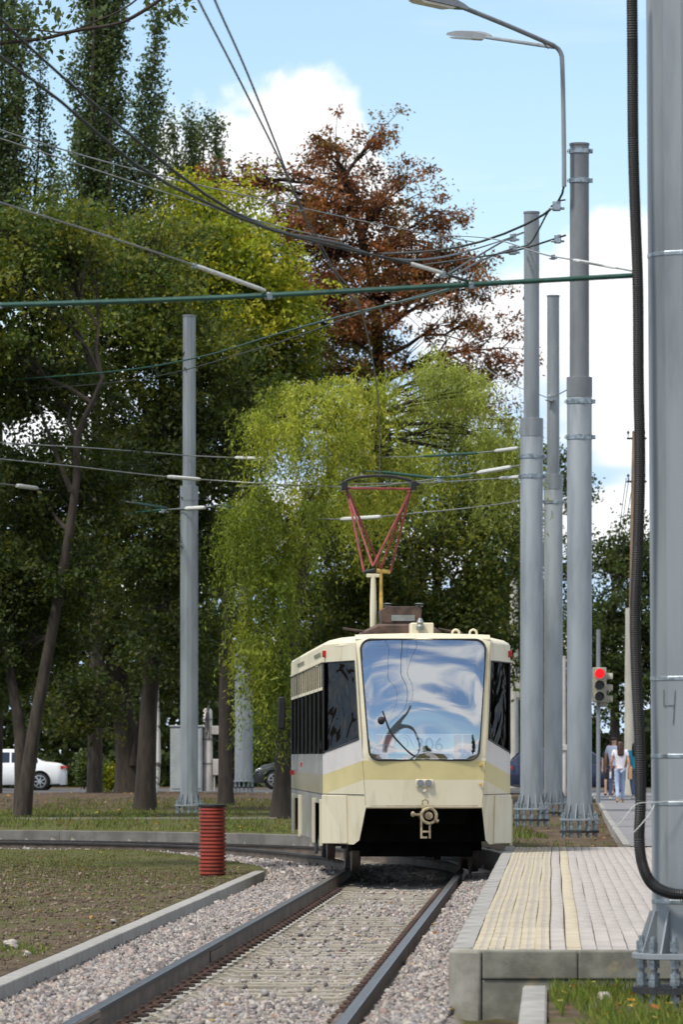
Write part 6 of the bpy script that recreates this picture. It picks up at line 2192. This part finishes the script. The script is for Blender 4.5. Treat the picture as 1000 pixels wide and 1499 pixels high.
GR = [(0.10, 0.15, 0.022), (0.14, 0.19, 0.028), (0.08, 0.11, 0.018), (0.19, 0.19, 0.045)]
GRD = [(0.085, 0.10, 0.02), (0.11, 0.12, 0.028), (0.15, 0.125, 0.05), (0.065, 0.085, 0.018)]


def on_ground(X, Y):
    Z = np.zeros_like(X)
    D = np.zeros_like(X)
    for a in range(0, len(X), 8000):
        Z[a:a + 8000], D[a:a + 8000], _ = gheight(X[a:a + 8000], Y[a:a + 8000])
    return Z, D


# lush tuft in the near right corner
n = 9000
X, Y = rng.uniform(1.28, 2.7, n), rng.uniform(26, 31.5, n)
Z, D = on_ground(X, Y)
pit = np.exp(-(((X - 2.2) / 0.50) ** 2 + ((Y - 29.6) / 1.6) ** 2))
keep = (D > 2.02) & (rng.random(n) > pit * 1.25) & (vnoise(X * 3, Y, 3) > -0.5)
blades('grass', np.c_[X, Y, Z - 0.005][keep], 0.085, 0.007, GR)
# thin patchy lawn on the left
n = 90000
X, Y = rng.uniform(-9, -1.2, n), 27 + 62 * rng.random(n) ** 1.2
Z, D = on_ground(X, Y)
pt = vnoise(X * 1.2, Y * 0.22, 9) + 0.35 * vnoise(X * 4, Y * 0.8, 4)
keep = (D < -2.15) & (pt > np.where(Y > 62, -0.15, 0.1) + rng.normal(0, 0.30, n))
blades('grass', np.c_[X, Y, Z - 0.005][keep], 0.034, 0.010, GRD, 0.9)
# bits of grass along the kerb and by the stones
n = 5000
X, Y = rng.uniform(-3.2, -2.2, n), rng.uniform(27, 42, n)
Z, D = on_ground(X, Y)
keep = (D < -2.12) & (vnoise(X * 3.5, Y * 0.7, 21) > 0.35)
blades('grass', np.c_[X, Y, Z - 0.005][keep], 0.06, 0.008, GR)
# verge behind the curve
n = 42000
X, Y = rng.uniform(-10, 3.5, n), 82 + 66 * rng.random(n) ** 1.3
Z, D = on_ground(X, Y)
pt = vnoise(X * 0.7, Y * 0.2, 14)
keep = (D > 1.62) & (pt > np.where(Y < 104, -0.3, -0.05) + rng.normal(0, 0.3, n)) & (Y < 140)
blades('grass', np.c_[X, Y, Z - 0.005][keep], 0.085, 0.018, GRD + GR[:2])
# around the right-hand poles
n = 9000
X, Y = rng.uniform(2.0, 7.5, n), rng.uniform(68.5, 130, n)
Z, D = on_ground(X, Y)
pxx = np.interp(Y, [67.9, 100, 125, 162], [4.02, 5.5, 6.7, 8.3])
keep = (D > 1.6) & (X < pxx - 0.15) & ((vnoise(X * 1.5, Y * 0.3, 8) > 0.2) | (Y < 73))
blades('grass', np.c_[X, Y, Z - 0.005][keep], 0.06, 0.014, GRD + GR)


# fallen leaves, curled, scattered everywhere
def fallen(n, xr, yr, cond, size, zadd, pal, name='fallen_leaves'):
    X, Y = rng.uniform(xr[0], xr[1], n), rng.uniform(yr[0], yr[1], n)
    Z, D = on_ground(X, Y)
    k = cond(X, Y, D)
    X, Y, Z, D = X[k], Y[k], Z[k], D[k]
    zz = Z + zadd(D)
    c = np.c_[X, Y, zz]
    m = len(c)
    a = rng.uniform(0, 2 * math.pi, m)
    L = size * rng.uniform(0.6, 1.3, m)
    u = np.c_[np.cos(a), np.sin(a), rng.uniform(-0.1, 0.5, m)]
    w_ = np.c_[-np.sin(a), np.cos(a), rng.uniform(-0.1, 0.6, m)]
    v = np.stack([c, c + u * L[:, None] * 0.5 + w_ * L[:, None] * 0.32, c + u * L[:, None], c + u * L[:, None] * 0.5 - w_ * L[:, None] * 0.32 + np.array([0, 0, 0.012])], 1)
    pal = np.array(pal)
    col = pal[rng.integers(0, len(pal), m)] * rng.uniform(0.7, 1.3, (m, 1))
    tag(place(name, np_mesh(name, v.reshape(-1, 3), np.arange(m * 4).reshape(-1, 4), 'leaf', np.repeat(col, 4, 0))), kind='stuff')


LF = [(0.30, 0.10, 0.025), (0.42, 0.22, 0.05), (0.16, 0.06, 0.025), (0.48, 0.34, 0.10), (0.10, 0.045, 0.025)]
fallen(240, (-2.6, 1.3), (27, 66), lambda X, Y, D: (np.abs(D) < 1.75) & (np.abs(np.abs(D) - 0.8) > 0.09) & (rng.random(len(X)) < np.where(D > 0.9, 1.0, 0.30)), 0.055, lambda D: np.where(np.abs(D) < 0.8, 0.035, 0.055), LF)
fallen(200, (-9, -1.5), (28, 85), lambda X, Y, D: D < -2.2, 0.06, lambda D: 0.008, LF)
fallen(900, (-10, 4), (84, 150), lambda X, Y, D: D > 1.7, 0.09, lambda D: 0.012, LF)
fallen(900, (3.2, 8.5), (72, 160), lambda X, Y, D: np.abs(X - np.interp(Y, [67.9, 100, 125, 162], [4.02, 5.5, 6.7, 8.3]) + 0.28) < 0.22, 0.09, lambda D: 0.02, LF)
fallen(70, (1.3, 2.6), (27, 31.4), lambda X, Y, D: D > 2.05, 0.05, lambda D: 0.05, LF + [(0.5, 0.45, 0.12)])


def clod_sampler(n):
    X, Y = rng.uniform(-6.5, -1.3, n), 27 + 45 * rng.random(n) ** 1.3
    Z, D = on_ground(X, Y)
    k = (D < -2.12) & (vnoise(X * 1.5, Y * 0.3, 31) > -0.4)
    return np.c_[X, Y, Z + 0.002][k]


stones('soil_clods', 14000, clod_sampler, (0.006, 0.020), pal=[(0.10, 0.07, 0.045), (0.07, 0.05, 0.033), (0.14, 0.10, 0.07), (0.19, 0.15, 0.11)])


# rocks
def rock(label, px, py, Y, r_, z, col=(0.36, 0.33, 0.29)):
    c = P(px, py, Y)
    bm = bmesh.new()
    bmesh.ops.create_icosphere(bm, subdivisions=3, radius=1.0)
    ph = rng.uniform(0, 6, 9)
    for v in bm.verts:
        p = v.co
        d = 1 + 0.16 * math.sin(3 * p.x + ph[0]) * math.sin(2.5 * p.y + ph[1]) + 0.14 * math.sin(5 * p.z + 3 * p.x + ph[2]) + 0.07 * math.sin(11 * p.x + ph[3]) * math.sin(9 * p.y + 7 * p.z + ph[4])
        v.co = Vector((p.x * r_[0], p.y * r_[1], p.z * r_[2])) * d
    me = bpy.data.meshes.new('rock')
    bm.to_mesh(me)
    bm.free()
    me.materials.append(M['rock'])
    o = place('rock', me, None, (c.x, Y, z))
    tag(o, label, 'rock')


M['rock'] = mat('pale_rock', (0.40, 0.36, 0.31), 0.95, scale=14, col2=(0.17, 0.15, 0.135), bump=0.5, bscale=45)
rock('rounded pale rock lying on the left lawn by the kerb', 17, 1387, 41.5, (0.075, 0.09, 0.055), -0.055)
rock('smaller pale stone between grass tufts near the kerb', 42, 1397, 39.6, (0.042, 0.05, 0.035), -0.06)
rock('flat small stone on bare soil beside the kerb', 166, 1346, 48, (0.035, 0.05, 0.022), -0.065)
rock('rough grey lump of broken concrete in the near right grass', 884, 1462, 29.6, (0.052, 0.06, 0.075), 0.06)
rock('rounded buff stone leaning on the lump of broken concrete', 869, 1475, 29.2, (0.042, 0.05, 0.05), 0.035)

# ------------------------------------------------------------------ trees standing behind the camera (mirrored in the windscreen)
src = [o for o in bpy.data.objects if o.name == 'maple_tree'][0]
for i, (x, y, lab) in enumerate(((9.5, -26, 'maple behind the viewpoint, beside the track line'), (31.0, -24, 'maple far to the right behind the viewpoint'))):
    c = copy_tree(src)
    c.location = (x, y, -0.2)
    c['label'] = lab
    c.scale = (1.0, 1.0, 0.95)
